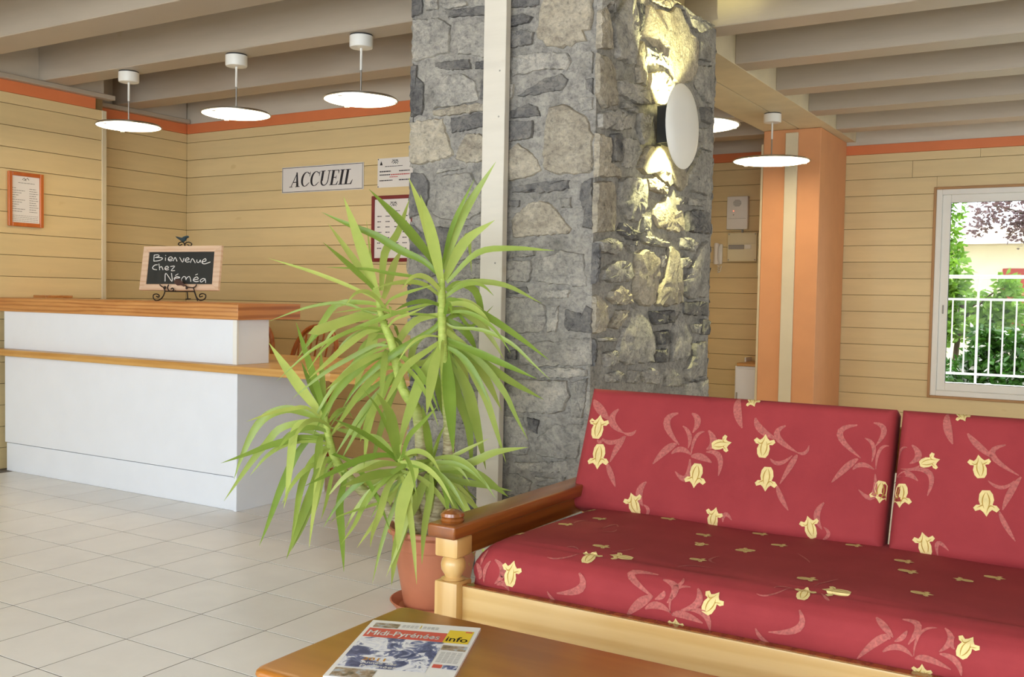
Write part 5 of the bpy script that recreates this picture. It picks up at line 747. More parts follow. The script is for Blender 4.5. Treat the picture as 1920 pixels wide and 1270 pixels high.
def stone_piece(poly, plane, proud, cls, rnd):
    """poly in (u, z) on the face plane; plane gives a function (u, z, n) -> point"""
    area = 0.5 * sum(poly[i][0] * poly[(i + 1) % len(poly)][1] - poly[(i + 1) % len(poly)][0] * poly[i][1] for i in range(len(poly)))
    if area < 0:
        poly = poly[::-1]
    per = sum(math.dist(poly[i], poly[(i + 1) % len(poly)]) for i in range(len(poly)))
    step = max(0.009, per / 44)
    ring = []
    for i in range(len(poly)):
        a, b = poly[i], poly[(i + 1) % len(poly)]
        n = max(1, int(math.dist(a, b) / step))
        for k in range(n):
            t_ = k / n
            j = step * 0.30
            ring.append((a[0] + (b[0] - a[0]) * t_ + rnd.uniform(-j, j), a[1] + (b[1] - a[1]) * t_ + rnd.uniform(-j, j)))
    cu = sum(p[0] for p in ring) / len(ring)
    cv = sum(p[1] for p in ring) / len(ring)
    size = math.sqrt(abs(area))
    tu, tv = rnd.uniform(-0.05, 0.05), rnd.uniform(-0.05, 0.05)
    bm = bmesh.new()
    rings = []
    for (sc, hh, jz) in ((1.01, -0.05, 0.0), (1.0, 0.35, 0.2), (0.96, 0.86, 0.16), (0.72, 1.0, 0.20), (0.36, 1.05, 0.20)):
        rr = []
        for (u, v_) in ring:
            du, dv = (u - cu), (v_ - cv)
            h = proud * hh + (proud * rnd.uniform(-jz, jz)) + ((du * tu + dv * tv) * sc if hh > 0.3 else 0)
            rr.append(bm.verts.new(plane(cu + du * sc, cv + dv * sc, h)))
        rings.append(rr)
    n = len(ring)
    for r0, r1 in zip(rings[:-1], rings[1:]):
        for k in range(n):
            bm.faces.new((r0[k], r0[(k + 1) % n], r1[(k + 1) % n], r1[k]))
    bm.faces.new(rings[-1])
    finish('stone', bm, M['st_' + cls], pil, True, 34)
pf = lambda u, z, n: Vector((u, PY0 + ins - n, z))
pr = lambda u, z, n: Vector((PX1 - ins + n, u, z))
pb = lambda u, z, n: Vector((u, PY1 - ins + n, z))
pl_ = lambda u, z, n: Vector((PX0 + ins - n, u, z))
rnd = random.Random(21)
for cls, poly in FRONT_STONES:
    stone_piece([(min(max(u, PX0 + 0.002), PX1 - 0.004), min(z, ZJ - 0.01)) for u, z in poly], pf, rnd.uniform(0.010, 0.016), cls, rnd)
for cls, poly in SIDE_STONES:
    stone_piece([(min(max(u, PY0 + 0.006), PY1 - 0.002), min(z, ZJ - 0.01)) for u, z in poly], pr, rnd.uniform(0.017, 0.030), cls, rnd)
def courses(plane, u0, u1, z0, z1, rnd, lo=0.10, hi=0.30):
    z = z0
    while z < z1 - 0.05:
        h = min(rnd.uniform(0.09, 0.19), z1 - z)
        u = u0
        while u < u1 - 0.05:
            wd = min(rnd.uniform(lo, hi), u1 - u)
            if u1 - (u + wd) < 0.08: wd = u1 - u
            g = 0.011
            q = [(u + g, z + g + rnd.uniform(0, .02)), (u + wd * .5, z + g), (u + wd - g, z + g + rnd.uniform(0, .02)), (u + wd - g, z + h - g - rnd.uniform(0, .02)), (u + wd * .5, z + h - g), (u + g, z + h - g - rnd.uniform(0, .03))]
            stone_piece(q, plane, rnd.uniform(0.018, 0.030), rnd.choice('ggdtg'), rnd)
            u += wd
        z += h
courses(pf, PX0 + 0.004, PX1 - 0.004, 0.0, 0.215, rnd)
courses(pf, -2.03, PX1 - 0.004, 0.215, 0.27, rnd)
courses(pr, PY0 + 0.004, PY1 - 0.004, 0.0, 0.70, rnd)
courses(pl_, PY0 + 0.004, PY1 - 0.004, 0.0, ZJ, rnd, 0.15, 0.4)
courses(pb, PX0 + 0.004, PX1 - 0.004, 0.0, ZJ, rnd, 0.15, 0.4)
box('cover_strip', M['strip'], -2.192, -2.088, 3.352, 3.388, 0, ZJ - 0.004, pil, 0.002)
for zz in (2.03, 1.85, 1.27):
    lathe('nail_head', M['greyplastic'], [(0.004, 0.0), (0.003, -0.001)], (-2.13 + zz * 0.008, 3.3515, zz), pil, 8, 'y')

# ---- far window
win = thing('window_1', ((WX0 + WX1) / 2, YF + 0.1, WZ0), kind='structure')
def ring_frame(name, m, x0, x1, z0, z1, wd, y0, y1, parent, bev=0.003):
    for a in ((x0, x0 + wd, z0, z1), (x1 - wd, x1, z0, z1), (x0 + wd, x1 - wd, z0, z0 + wd), (x0 + wd, x1 - wd, z1 - wd, z1)):
        box(name, M[m], a[0], a[1], y0, y1, a[2], a[3], parent, bev)
ring_frame('trim', 'window_trim', WX0 - 0.018, WX1 + 0.018, WZ0 - 0.018, WZ1 + 0.018, 0.020, YF - 0.012, YF + 0.02, win)
ring_frame('outer_frame', 'whiteplastic', WX0 + 0.002, WX1 - 0.002, WZ0 + 0.002, WZ1 - 0.002, 0.042, YF - 0.006, YF + 0.10, win)
xm = (WX0 + WX1) / 2
for (a, b, yy) in ((WX0 + 0.044, xm + 0.03, 0.012), (xm - 0.03, WX1 - 0.044, 0.055)):
    sash = thing('sash', ((a + b) / 2, YF + yy, WZ0 + 0.044), parent=win)
    ring_frame('sash_rail', 'whiteplastic', a, b, WZ0 + 0.044, WZ1 - 0.044, 0.062, YF + yy, YF + yy + 0.038, sash, 0.004)
    box('pane', M['glass'], a + 0.06, b - 0.06, YF + yy + 0.016, YF + yy + 0.022, WZ0 + 0.104, WZ1 - 0.104, sash)
    ring_frame('gasket', 'black', a + 0.060, b - 0.060, WZ0 + 0.104, WZ1 - 0.104, 0.005, YF + yy + 0.006, YF + yy + 0.014, sash, 0.0)
box('latch', M['greyplastic'], -1.166, -1.155, YF + 0.006, YF + 0.013, 1.07, 1.14, win, 0.003)

# ================================================================== RECEPTION COUNTER
cc = thing('reception_counter', (-4.9, 3.9, 0), 'white panelled reception counter with raised wooden top along the left wall', 'counter')
box('front_panel', M['white'], XL + 0.055, -3.866, 3.622, 3.642, 0.179, 0.722, cc, 0.001)
box('plinth', M['white'], XL + 0.06, -3.868, 3.630, 3.650, 0.0, 0.174, cc, 0.001)
box('end_panel', M['white'], -3.866, -3.845, 3.618, 4.29, 0.0, 0.722, cc, 0.0015)
box('back_panel', M['white'], XL + 0.01, -3.868, 4.27, 4.29, 0.0, 0.722, cc)
box('upstand_front', M['white'], XL + 0.055, -3.862, 3.618, 3.638, 0.7625, 0.993, cc, 0.001)
box('upstand_end', M['white'], -3.862, -3.843, 3.614, 3.838, 0.7625, 0.993, cc, 0.001)
box('upstand_back', M['white'], XL + 0.01, -3.862, 3.82, 3.838, 0.7625, 0.993, cc, 0.001)
box('corner_bead', M['whiteplastic'], -3.869, -3.840, 3.608, 3.622, 0.7625, 0.993, cc, 0.001)
wt = tag(box('worktop', M['pine'], XL + 0.01, -3.155, 3.55, 4.44, 0.722, 0.762, None, 0.006, 3, True), 'honey pine worktop ledge running along the front of the white counter', 'worktop')
ct = tag(box('bar_top', M['larch'], XL + 0.01, -3.822, 3.597, 4.05, 0.993, 1.078, None, 0.006, 2, True), 'thick reddish larch bar top with strong grain on the counter', 'counter top')
box('end_grain_board', M['larch_y'], -3.822, -3.8195, 3.599, 4.048, 0.9945, 1.0765, ct)
fl = thing('desk_flap', (-2.9, 3.99, 0), 'pine desk flap bridging from the counter to the stone pillar', 'desk')
box('flap_top', M['pine'], -3.152, -2.628, 3.54, 4.44, 0.718, 0.760, fl, 0.006, 3, True)
box('flap_apron', M['pine'], -3.14, -2.665, 4.36, 4.385, 0.64, 0.718, fl, 0.002)
box('support_panel', M['white'], -2.66, -2.64, 3.70, 4.38, 0.0, 0.718, fl, 0.001)
tr = thing('wooden_tray', (-5.80, 3.9, 1.078), 'flat brown wooden tray lying at the wall end of the bar top', 'tray')
box('base', M['larch'], XL + 0.01, -5.79, 3.84, 4.03, 1.078, 1.086, tr, 0.002)
for a in ((XL + 0.01, -5.79, 3.84, 3.85), (XL + 0.01, -5.79, 4.02, 4.03), (-5.80, -5.79, 3.85, 4.02)):
    box('rim', M['larch'], a[0], a[1], a[2], a[3], 1.086, 1.095, tr, 0.002)

# ---- chalkboard on a wrought iron easel
eas = thing('board_easel', (-4.5, 3.80, 1.078), 'black wrought iron easel with scroll feet and a bird finial on the bar top', 'easel')
for k, s in enumerate(EASEL):
    nm = ('scroll_foot', 'scroll_foot', 'cross_bar', 'prop_leg', 'prop_foot', 'vine', 'vine', 'vine')[k]
    tube(nm, M['iron'], smooth_path(s, 5), 0.0034, eas, 6)
tube('back_stay', M['iron'], smooth_path([(-4.54, 3.868, 1.41), (-4.535, 3.885, 1.25), (-4.50, 3.93, 1.082)], 4), 0.0035, eas, 6)
tube('back_stay', M['iron'], [(-4.535, 3.868, 1.40), (-4.53, 3.795, 1.136), (-4.52, 3.777, 1.134)], 0.003, eas, 6)
for s in EASEL_TOP:
    tube('top_scroll', M['iron'], smooth_path(s, 5), 0.0032, eas, 6)
def fat_bird(name, pts, mm, th):
    n = len(pts)
    cx_ = sum(p[0] for p in pts) / n; cy_ = pts[0][1]; cz_ = sum(p[2] for p in pts) / n
    bm = bmesh.new()
    rings = []
    for (sc, dy) in ((0.45, -1.0), (0.85, -0.6), (1.0, 0.0), (0.85, 0.6), (0.45, 1.0)):
        rings.append([bm.verts.new((cx_ + (p[0] - cx_) * sc, cy_ + dy * th, cz_ + (p[2] - cz_) * sc)) for p in pts])
    for a, b in zip(rings[:-1], rings[1:]):
        for k in range(n):
            bm.faces.new((a[k], a[(k + 1) % n], b[(k + 1) % n], b[k]))
    bm.faces.new(rings[0]); bm.faces.new(rings[-1])
    return finish(name, bm, mm, eas, True, 50)
fat_bird('bird_finial', BIRD_TOP, M['birdblue'], 0.010)
fat_bird('bird_ornament', BIRD_LOW, M['birdbrown'], 0.004)
for (x, z) in ((-4.588, 1.156), (-4.41, 1.155)):
    lathe('leaf_ornament', M['iron'], [(0.001, -0.004), (0.009, -0.001), (0.009, 0.001), (0.001, 0.004)], (x, 3.773, z), eas, 10, 'y')
cbd = thing('chalkboard', (-4.52, 3.79, 1.139), 'small chalkboard in a pale wooden frame with handwritten welcome, on the bar top', 'chalkboard')
TLc, TRc, BRc, BLc = [Vector(q) for q in ((-4.858, 3.846, 1.393), (-4.21, 3.846, 1.391), (-4.178, 3.790, 1.143), (-4.829, 3.790, 1.139))]
iTL, iTR, iBR, iBL = [Vector(q) for q in ((-4.804, 3.839, 1.360), (-4.261, 3.839, 1.358), (-4.233, 3.798, 1.177), (-4.781, 3.798, 1.173))]
nb = (TRc - TLc).cross(BLc - TLc).normalized()
if nb.y > 0: nb = -nb
def slab(name, quad, n, t0, t1, m, parent):
    bm = bmesh.new()
    lo = [bm.verts.new(Vector(q) + n * t0) for q in quad]
    hi = [bm.verts.new(Vector(q) + n * t1) for q in quad]
    bm.faces.new(lo); bm.faces.new(hi)
    for k in range(len(quad)):
        j = (k + 1) % len(quad)
        bm.faces.new((lo[k], lo[j], hi[j], hi[k]))
    es = list(bm.edges)
    bmesh.ops.bevel(bm, geom=es, offset=min(0.0015, abs(t1 - t0) / 4), segments=1, affect='EDGES')
    return finish(name, bm, m, parent)
for q in ((TLc, TRc, iTR, iTL), (TRc, BRc, iBR, iTR), (BRc, BLc, iBL, iBR), (BLc, TLc, iTL, iBL)):
    slab('frame_rail', q, nb, -0.012, 0.004, M['palewood'], cbd)
sl_ = slab('slate', (iTL, iTR, iBR, iBL), nb, -0.010, -0.001, M['slate'], cbd)
bm = bmesh.new()
for s in CHALK:
    P = smooth_path(s, 4) if len(s) > 2 else [Vector(q) for q in s]
    P = [q - nb * (q - iTL).dot(nb) + nb * 0.0 for q in P]
    a_tube(bm, P, 0.0023, 5)
finish('chalk_lettering', bm, M['chalk'], cbd, True)

# ---- windsor chairs behind the desk
def make_chair(cx_, cy_, label):
    c = thing('windsor_chair', (cx_, cy_, 0), label, 'chair', 'windsor chairs behind the reception desk')
    bm = bmesh.new()
    ring = []
    prof = [(0.0, 0.19), (0.25, 0.21), (0.5, 0.215), (0.75, 0.20), (1.0, 0.19)]
    outl = []
    for k in range(28):
        a = 2 * PI * k / 28
        ex = 0.21 * (abs(math.cos(a)) ** 0.75) * (1 if math.cos(a) >= 0 else -1)
        ey = 0.205 * (abs(math.sin(a)) ** 0.75) * (1 if math.sin(a) >= 0 else -1)
        outl.append((ex, ey))
    rr = []
    for (sc, z) in ((0.93, 0.425), (1.0, 0.435), (1.0, 0.452), (0.95, 0.460), (0.6, 0.448), (0.1, 0.446)):
        rr.append([bm.verts.new((cx_ + q[0] * sc, cy_ + q[1] * sc, z)) for q in outl])
    for a, b in zip(rr[:-1], rr[1:]):
        for k in range(28):
            bm.faces.new((a[k], a[(k + 1) % 28], b[(k + 1) % 28], b[k]))
    bm.faces.new(rr[0]); bm.faces.new(rr[-1])
    finish('seat', bm, M['chair'], c, True, 50)
    hoop = []
    for k in range(25):
        a = PI * k / 24
        t_ = math.sin(a)
        hz = 0.455 + 0.47 * (t_ ** 0.62)
        hx = -0.195 * (abs(math.cos(a)) ** 0.8) * (1 if math.cos(a) >= 0 else -1) * (1 + 0.16 * math.sin(a) * (1 - 0.5 * math.sin(a)))
        hoop.append((cx_ + hx, cy_ + 0.165 + 0.12 * (hz - 0.455) / 0.47, hz))
    tube('back_hoop', M['chair'], hoop, 0.016, c, 8)
    for k in range(7):
        u = -0.15 + 0.05 * k
        top = 0.455 + 0.47 * (max(0.05, 1 - (abs(u) / 0.225) ** 2.2) ** 0.5) - 0.012
        tube('spindle', M['chair'], [(cx_ + u * 0.75, cy_ + 0.170, 0.455), (cx_ + u, cy_ + 0.165 + 0.12 * (top - 0.455) / 0.47, top)], 0.0065, c, 6)
    for sx in (-1, 1):
        for sy in (-1, 1):
            tube('leg', M['chair'], smooth_path([(cx_ + sx * 0.14, cy_ + sy * 0.13, 0.43), (cx_ + sx * 0.165, cy_ + sy * 0.16, 0.25), (cx_ + sx * 0.20, cy_ + sy * 0.195, 0.0)], 3), [0.013, 0.016, 0.018, 0.018, 0.015, 0.013, 0.011], c, 8)
        tube('stretcher', M['chair'], [(cx_ + sx * 0.172, cy_ - 0.168, 0.19), (cx_ + sx * 0.172, cy_ + 0.168, 0.19)], 0.009, c, 6)
    tube('stretcher', M['chair'], [(cx_ - 0.172, cy_, 0.19), (cx_ + 0.172, cy_, 0.19)], 0.009, c, 6)
    return c
make_chair(-4.40, 4.56, 'beech windsor chair with hooped spindle back between counter upstand and yucca')
make_chair(-4.98, 4.58, 'beech windsor chair mostly hidden behind the white counter upstand')

# ---- wall notices
sg = thing('reception_sign', (-4.804, YB - 0.004, 1.858), 'white ACCUEIL sign with black italic capitals and thin black border', 'sign')
SGX0, SGX1, SGZ0, SGZ1 = -5.184, -4.424, 1.858, 2.043
box('plate', M['signwhite'], SGX0, SGX1, YB - 0.008, YB - 0.0022, SGZ0, SGZ1, sg, 0.001)
ys = YB - 0.0086
for a in ((SGX0 + .006, SGX1 - .006, SGZ0 + .005, SGZ0 + .0085), (SGX0 + .006, SGX1 - .006, SGZ1 - .0085, SGZ1 - .005), (SGX0 + .006, SGX0 + .0095, SGZ0 + .005, SGZ1 - .005), (SGX1 - .0095, SGX1 - .006, SGZ0 + .005, SGZ1 - .005)):
    box('border_line', M['ink'], a[0], a[1], ys, ys + 0.001, a[2], a[3], sg)
for (x, z) in ((SGX0 + .008, SGZ0 + .007), (SGX1 - .008, SGZ0 + .007), (SGX0 + .008, SGZ1 - .007), (SGX1 - .008, SGZ1 - .007)):
    lathe('screw_head', M['steel'], [(0.0045, 0), (0.003, -0.002)], (x, ys, z), sg, 10, 'y')
def rect(x0, y0, x1, y1): return [(x0, y0), (x1, y0), (x1, y1), (x0, y1)]
def arc_band(cx_, cy_, ro, rx_i, dx, a0, a1, n=20, ry=0.5, ryi=0.455):
    polys = []
    for k in range(n):
        a, b = a0 + (a1 - a0) * k / n, a0 + (a1 - a0) * (k + 1) / n
        polys.append([(cx_ + ro * math.cos(a), cy_ + ry * math.sin(a)), (cx_ + ro * math.cos(b), cy_ + ry * math.sin(b)), (cx_ + dx + rx_i * math.cos(b), cy_ + ryi * math.sin(b)), (cx_ + dx + rx_i * math.cos(a), cy_ + ryi * math.sin(a))])
    return polys
SER = 0.045
GL = {
 'A': ([[(0.06, 0.0), (0.115, 0.0), (0.44, 0.86), (0.40, 0.93)], [(0.36, 1.0), (0.46, 1.0), (0.74, 0.0), (0.54, 0.0)], rect(0.20, 0.30, 0.56, 0.36), rect(-0.04, 0.0, 0.22, SER), rect(0.46, 0.0, 0.82, SER)], 0.84),
 'C': (arc_band(0.40, 0.5, 0.38, 0.235, 0.02, math.radians(48), math.radians(312)) + [[(0.655, 0.87), (0.70, 1.0), (0.72, 1.0), (0.72, 0.66), (0.69, 0.66)], [(0.64, 0.13), (0.62, 0.19), (0.73, 0.28), (0.75, 0.25)]], 0.78),
 'U': ([rect(0.10, 0.32, 0.27, 1.0), rect(0.66, 0.32, 0.72, 1.0), rect(0.02, 0.955, 0.36, 1.0), rect(0.56, 0.955, 0.82, 1.0)] + arc_band(0.41, 0.32, 0.31, 0.21, 0.03, PI, 2 * PI, 14, 0.335, 0.27), 0.84),
 'E': ([rect(0.10, 0, 0.28, 1), rect(0.02, 0, 0.62, SER), rect(0.02, 1 - SER, 0.64, 1), rect(0.28, 0.48, 0.48, 0.53), [(0.62, 0), (0.68, 0.26), (0.65, 0.26), (0.54, SER), (0.5, SER)], [(0.64, 1), (0.64, 0.76), (0.61, 0.76), (0.56, 0.955), (0.5, 0.96)], rect(0.46, 0.38, 0.49, 0.63)], 0.72),
 'I': ([rect(0.10, 0, 0.28, 1), rect(0.0, 0, 0.38, SER), rect(0.0, 1 - SER, 0.38, 1)], 0.42),
 'L': ([rect(0.10, 0, 0.28, 1), rect(0.0, 0, 0.62, SER), rect(0.0, 1 - SER, 0.40, 1), [(0.62, 0), (0.68, 0.30), (0.65, 0.30), (0.52, SER), (0.46, SER)]], 0.70)}
x = SGX0 + 0.078
hh = 0.104
z0 = SGZ0 + 0.040
sc_total = sum(GL[ch][1] for ch in 'ACCUEIL')
wx = (0.612 - 0.03) / sc_total
for ch in 'ACCUEIL':
    polys, adv = GL[ch]
    bm = bmesh.new()
    for k, pg in enumerate(polys):
        a_prism(bm, [((q[0] * wx) + q[1] * hh * 0.22, q[1] * hh) for q in pg], (x, ys + 0.0012 - 0.00001 * k, z0), (1, 0, 0), (0, 0, 1), (0, -1, 0), 0.0012)
    finish('letter', bm, M['ink'], sg)
    x += adv * wx
nt = thing('notice_sheet', (-4.155, YB - 0.003, 1.862), 'white unframed notice sheet pinned beside the pillar above the red frame', 'notice')
box('sheet', M['paper'], -4.303, -4.005, YB - 0.005, YB - 0.0022, 1.862, 2.058, nt)
def print_lines(parent, y, rows, m='inkgrey'):
    bm = bmesh.new()
    for (x0, x1, z, h) in rows:
        u = x0
        rr_ = random.Random(int(z * 1000) + int(x0 * 977))
        while u < x1 - 0.003:
            wd = rr_.uniform(0.006, 0.020)
            e = min(u + wd, x1)
            a_box(bm, u, e, y - 0.0006, y, z, z + h)
            u = e + 0.0028
    return tag(finish('printed_text', bm, M[m], parent), kind='stuff')
yn = YB - 0.0052
print_lines(nt, yn, [(-4.24, -4.09, 2.0, 0.004), (-4.285, -4.19, 1.965, 0.008), (-4.285, -4.195, 1.943, 0.007), (-4.285, -4.175, 1.905, 0.007), (-4.12, -4.03, 1.965, 0.007), (-4.12, -4.03, 1.905, 0.007)], 'ink')
print_lines(nt, yn, [(-4.19, -4.03, 1.942, 0.007), (-4.20, -4.13, 1.928, 0.005)], 'inkred')
def mountain_logo(parent, cx_, z, s, y):
    bm = bmesh.new()
    for pts in (((-1, 0), (-0.45, 0.55), (0.05, 0.1), (0.5, 0.62), (1, 0.05)), ((-0.6, -0.25), (-0.2, 0.1), (0.15, -0.2)), ((0.1, -0.25), (0.45, 0.12), (0.8, -0.3))):
        a_tube(bm, [(cx_ + p[0] * s, y, z + p[1] * s) for p in pts], 0.0022, 4)
    finish('mountain_logo', bm, M['ink'], parent)
    text_mesh('Néméa', s * 0.62, (cx_ - s * 0.85, y - 0.001, z + s * 0.42), (1, 0, 0), (0, 0, 1), (0, -1, 0), 0.0, M['ink'], 'logo_word', parent, shear=0.2)
mountain_logo(nt, -4.155, 2.025, 0.028, yn)
bm = bmesh.new()
a_prism(bm, [(-0.011, 0), (0.011, 0), (0.007, 0.012), (0, 0.028), (-0.007, 0.012)], (-4.272, yn, 2.012), (1, 0, 0), (0, 0, 1), (0, -1, 0), 0.0006)
finish('emblem', bm, M['ink'], nt)
for (x, z) in ((-4.297, 2.052), (-4.297, 1.868), (-4.011, 2.052), (-4.011, 1.868)):
    lathe('pin', M['ink'], [(0.004, 0), (0.003, -0.003)], (x, yn, z), nt, 8, 'y')
def framed(name, label, m, x0, x1, z0, z1, wd, group=None):
    o = thing(name, ((x0 + x1) / 2, YB - 0.006, z0), label, 'frame')
    ring_frame('frame_rail', m, x0, x1, z0, z1, wd, YB - 0.020, YB - 0.0022, o, 0.003)
    box('sheet', M['paper'], x0 + wd - 0.002, x1 - wd + 0.002, YB - 0.010, YB - 0.004, z0 + wd - 0.002, z1 - wd + 0.002, o)
    return o
rf = framed('framed_notice', 'dark red framed price notice hanging right beside the stone pillar', 'redframe', -4.343, -3.985, 1.362, 1.806, 0.024)
yr = YB - 0.0102
mountain_logo(rf, -4.16, 1.742, 0.030, yr)
print_lines(rf, yr, [(-4.22, -4.10, 1.70, 0.004)] + [q for k in range(7) for q in ((-4.295, -4.26 - 0.005 * (k % 3), 1.665 - k * 0.036, 0.006), (-4.225, -4.19, 1.665 - k * 0.036, 0.006), (-4.15, -4.11, 1.665 - k * 0.036, 0.006), (-4.08, -4.04, 1.665 - k * 0.036, 0.006))], 'ink')
of = thing('framed_price_list', (XL + 0.006, 3.79, 1.525), 'orange wooden framed price list hanging on the left boarded wall', 'frame')
fy0, fy1, fz0, fz1, fw = 3.672, 3.908, 1.527, 1.868, 0.024
for a in ((fy0, fy0 + fw, fz0, fz1), (fy1 - fw, fy1, fz0, fz1), (fy0 + fw, fy1 - fw, fz0, fz0 + fw), (fy0 + fw, fy1 - fw, fz1 - fw, fz1)):
    box('frame_rail', M['orangeframe'], XL + 0.0022, XL + 0.022, a[0], a[1], a[2], a[3], of, 0.003)
box('sheet', M['paper'], XL + 0.004, XL + 0.010, fy0 + fw - 0.002, fy1 - fw + 0.002, fz0 + fw - 0.002, fz1 - fw + 0.002, of)
bm = bmesh.new()
rr_ = random.Random(5)
def xl_line(y0, y1, z, h):
    u = y0
    while u < y1 - 0.002:
        e = min(u + rr_.uniform(0.008, 0.02), y1)
        a_box(bm, XL + 0.010, XL + 0.0106, u, e, z, z + h)
        u = e + 0.003
xl_line(3.74, 3.85, 1.80, 0.003)
for k in range(11):
    xl_line(3.70, 3.725 + 0.02 * ((k * 7) % 4), 1.765 - 0.0145 * k, 0.0032)
    xl_line(3.815, 3.86 + 0.008 * (k % 3), 1.765 - 0.0145 * k, 0.0032)
for k in range(4):
    xl_line(3.70, 3.875, 1.594 - 0.011 * k, 0.002)
tag(finish('printed_text', bm, M['inkgrey'], of), kind='stuff')
bm = bmesh.new()
for pts in (((-1, 0), (-0.45, 0.55), (0.05, 0.1), (0.5, 0.62), (1, 0.05)), ((-0.6, -0.25), (-0.2, 0.1), (0.15, -0.2))):
    a_tube(bm, [(XL + 0.0105, 3.79 + p[0] * 0.022, 1.822 + p[1] * 0.022) for p in pts], 0.0018, 4)
finish('mountain_logo', bm, M['ink'], of)

# ---- pendant lamps
def pendant(x, y, zd, R, rc, label, group, power_scale=1.0):
    p = thing('pendant_lamp', (x, y, zd), label, 'lamp', group)
    zt = ZJ - 0.001
    cn = lathe('ceiling_rose', M['whiteplastic'], [(rc, zt - 0.006), (rc, zt - 0.058), (rc * 0.95, zt - 0.064), (0.01, zt - 0.066)], (x, y, 0), p, 28)
    lathe('gasket', M['black'], [(rc * 0.97, zt), (rc * 0.97, zt - 0.0058)], (x, y, 0), cn, 28)
    tube('upper_rod', M['whiteplastic'], [(x, y, zt - 0.065), (x, y, zt - 0.065 - (zt - 0.065 - zd) * 0.42)], 0.0065, p, 8)
    tube('lower_rod', M['steel'], [(x, y, zt - 0.065 - (zt - 0.065 - zd) * 0.42), (x, y, zd + 0.024)], 0.0048, p, 8)
    lathe('shade', M['steel'], [(0.02, 0.026), (R * 0.5, 0.024), (R * 0.94, 0.014), (R, 0.004), (R * 0.995, 0.0), (R * 0.97, 0.0), (R * 0.93, 0.009), (0.02, 0.018)], (x, y, zd), p, 48, cap=False, angle=60)
    lathe('diffuser', M['glow'], [(R * 0.965, 0.001), (R * 0.9, -0.003), (R * 0.6, -0.010), (R * 0.25, -0.014), (0.004, -0.015)], (x, y, zd), p, 40)
    for k in range(3):
        a = 0.6 + 2 * PI * k / 3
        box('clip', M['whiteplastic'], x + math.cos(a) * R * 0.9 - 0.012, x + math.cos(a) * R * 0.9 + 0.012, y + math.sin(a) * R * 0.9 - 0.008, y + math.sin(a) * R * 0.9 + 0.008, zd - 0.010, zd - 0.003, p, 0.002)
    return p
GP = 'flat disc pendant lamps over the counter'
pendant(-5.165, 3.972, 2.130, 0.192, 0.060, 'glowing disc pendant lamp nearest the left wall, over the counter', GP)
pendant(-4.245, 3.972, 2.130, 0.192, 0.060, 'glowing disc pendant lamp in the middle of the row over the counter', GP)
pendant(-3.345, 3.972, 2.130, 0.192, 0.060, 'glowing disc pendant lamp nearest the stone pillar, over the counter', GP)
GQ = 'wide disc pendant lamps under the soffit'
pendant(-2.105, 6.94, 2.125, 0.268, 0.060, 'wide glowing disc pendant lamp in front of the orange pilaster', GQ)
pendant(-2.085, 5.36, 2.125, 0.268, 0.060, 'wide glowing disc pendant lamp half hidden behind the stone pillar', GQ)

# ---- wall sconce on the side of the pillar
sc_ = thing('wall_sconce', (-1.66, 3.99, 1.80), 'wall sconce with white oval disc and black box, shining on the pillar', 'lamp')
SXW = PX1 + 0.016
bm = bmesh.new()
for a in ((3.93, 3.936, 1.80, 1.955), (4.044, 4.05, 1.80, 1.955)):
    a_box(bm, SXW, SXW + 0.085, a[0], a[1], a[2], a[3])
a_box(bm, SXW, SXW + 0.005, 3.936, 4.044, 1.80, 1.955)
a_box(bm, SXW + 0.08, SXW + 0.085, 3.936, 4.044, 1.80, 1.955)
a_box(bm, SXW + 0.005, SXW + 0.08, 3.936, 4.044, 1.870, 1.885)
finish('housing', bm, M['black'], sc_)
lathe('disc_shade', M['whiteplastic'], [(0.178, 0.0), (0.179, 0.004), (0.17, 0.012), (0.13, 0.022), (0.07, 0.029), (0.004, 0.031)], (SXW + 0.088, 3.99, 1.872), sc_, 48, 'x', angle=60)
for (zz, sgn) in ((1.893, 1), (1.862, -1)):
    lathe('bulb', M['glow'], [(0.012, 0), (0.018, 0.010 * sgn), (0.012, 0.022 * sgn), (0.002, 0.026 * sgn)], (SXW + 0.042, 3.99, zz), sc_, 14)
    d = bpy.data.lights.new('sconce_light', 'SPOT')
    d.energy = 48.0
    d.color = (1.0, 0.97, 0.46)
    d.spot_size = math.radians(105)
    d.spot_blend = 0.35
    d.shadow_soft_size = 0.012
    o = bpy.data.objects.new('sconce_light', d)
    o.parent = sc_
    o.location = Vector((SXW + 0.062, 3.99, zz + 0.034 * sgn)) - world_origin(sc_)
    o.rotation_euler = Vector((-0.06, 0.0, float(sgn))).to_track_quat('-Z', 'Y').to_euler()
    col.objects.link(o)

# ---- devices on the far wall between the pillar and the orange pilaster
yf = YF - 0.0022
al = thing('alarm_box', (-2.835, yf, 1.765), 'cream alarm box with speaker grille and red light on the far boarded wall', 'alarm')
box('body', M['whiteplastic'], -2.930, -2.742, yf - 0.045, yf, 1.765, 2.052, al, 0.008, 2, True)
for k in range(6):
    hw = (0.022, 0.032, 0.036, 0.036, 0.032, 0.022)[k]
    box('grille_slot', M['greyplastic'], -2.836 - hw, -2.836 + hw, yf - 0.0465, yf - 0.044, 1.965 + k * 0.010, 1.970 + k * 0.010, al)
for zz, m in ((1.925, 'led'), (1.892, 'greyplastic')):
    lathe('indicator', M[m], [(0.005, 0), (0.004, -0.003)], (-2.868, yf - 0.0445, zz), al, 10, 'y')
box('lid_seam', M['greyplastic'], -2.915, -2.757, yf - 0.0462, yf - 0.044, 1.858, 1.8605, al)
box('conduit', M['greyplastic'], -2.802, -2.790, yf - 0.015, yf, 1.738, 1.765, al)
fb = thing('fuse_box', (-2.77, yf, 1.485), 'cream fuse box with small smoked window below the alarm box', 'fuse box')
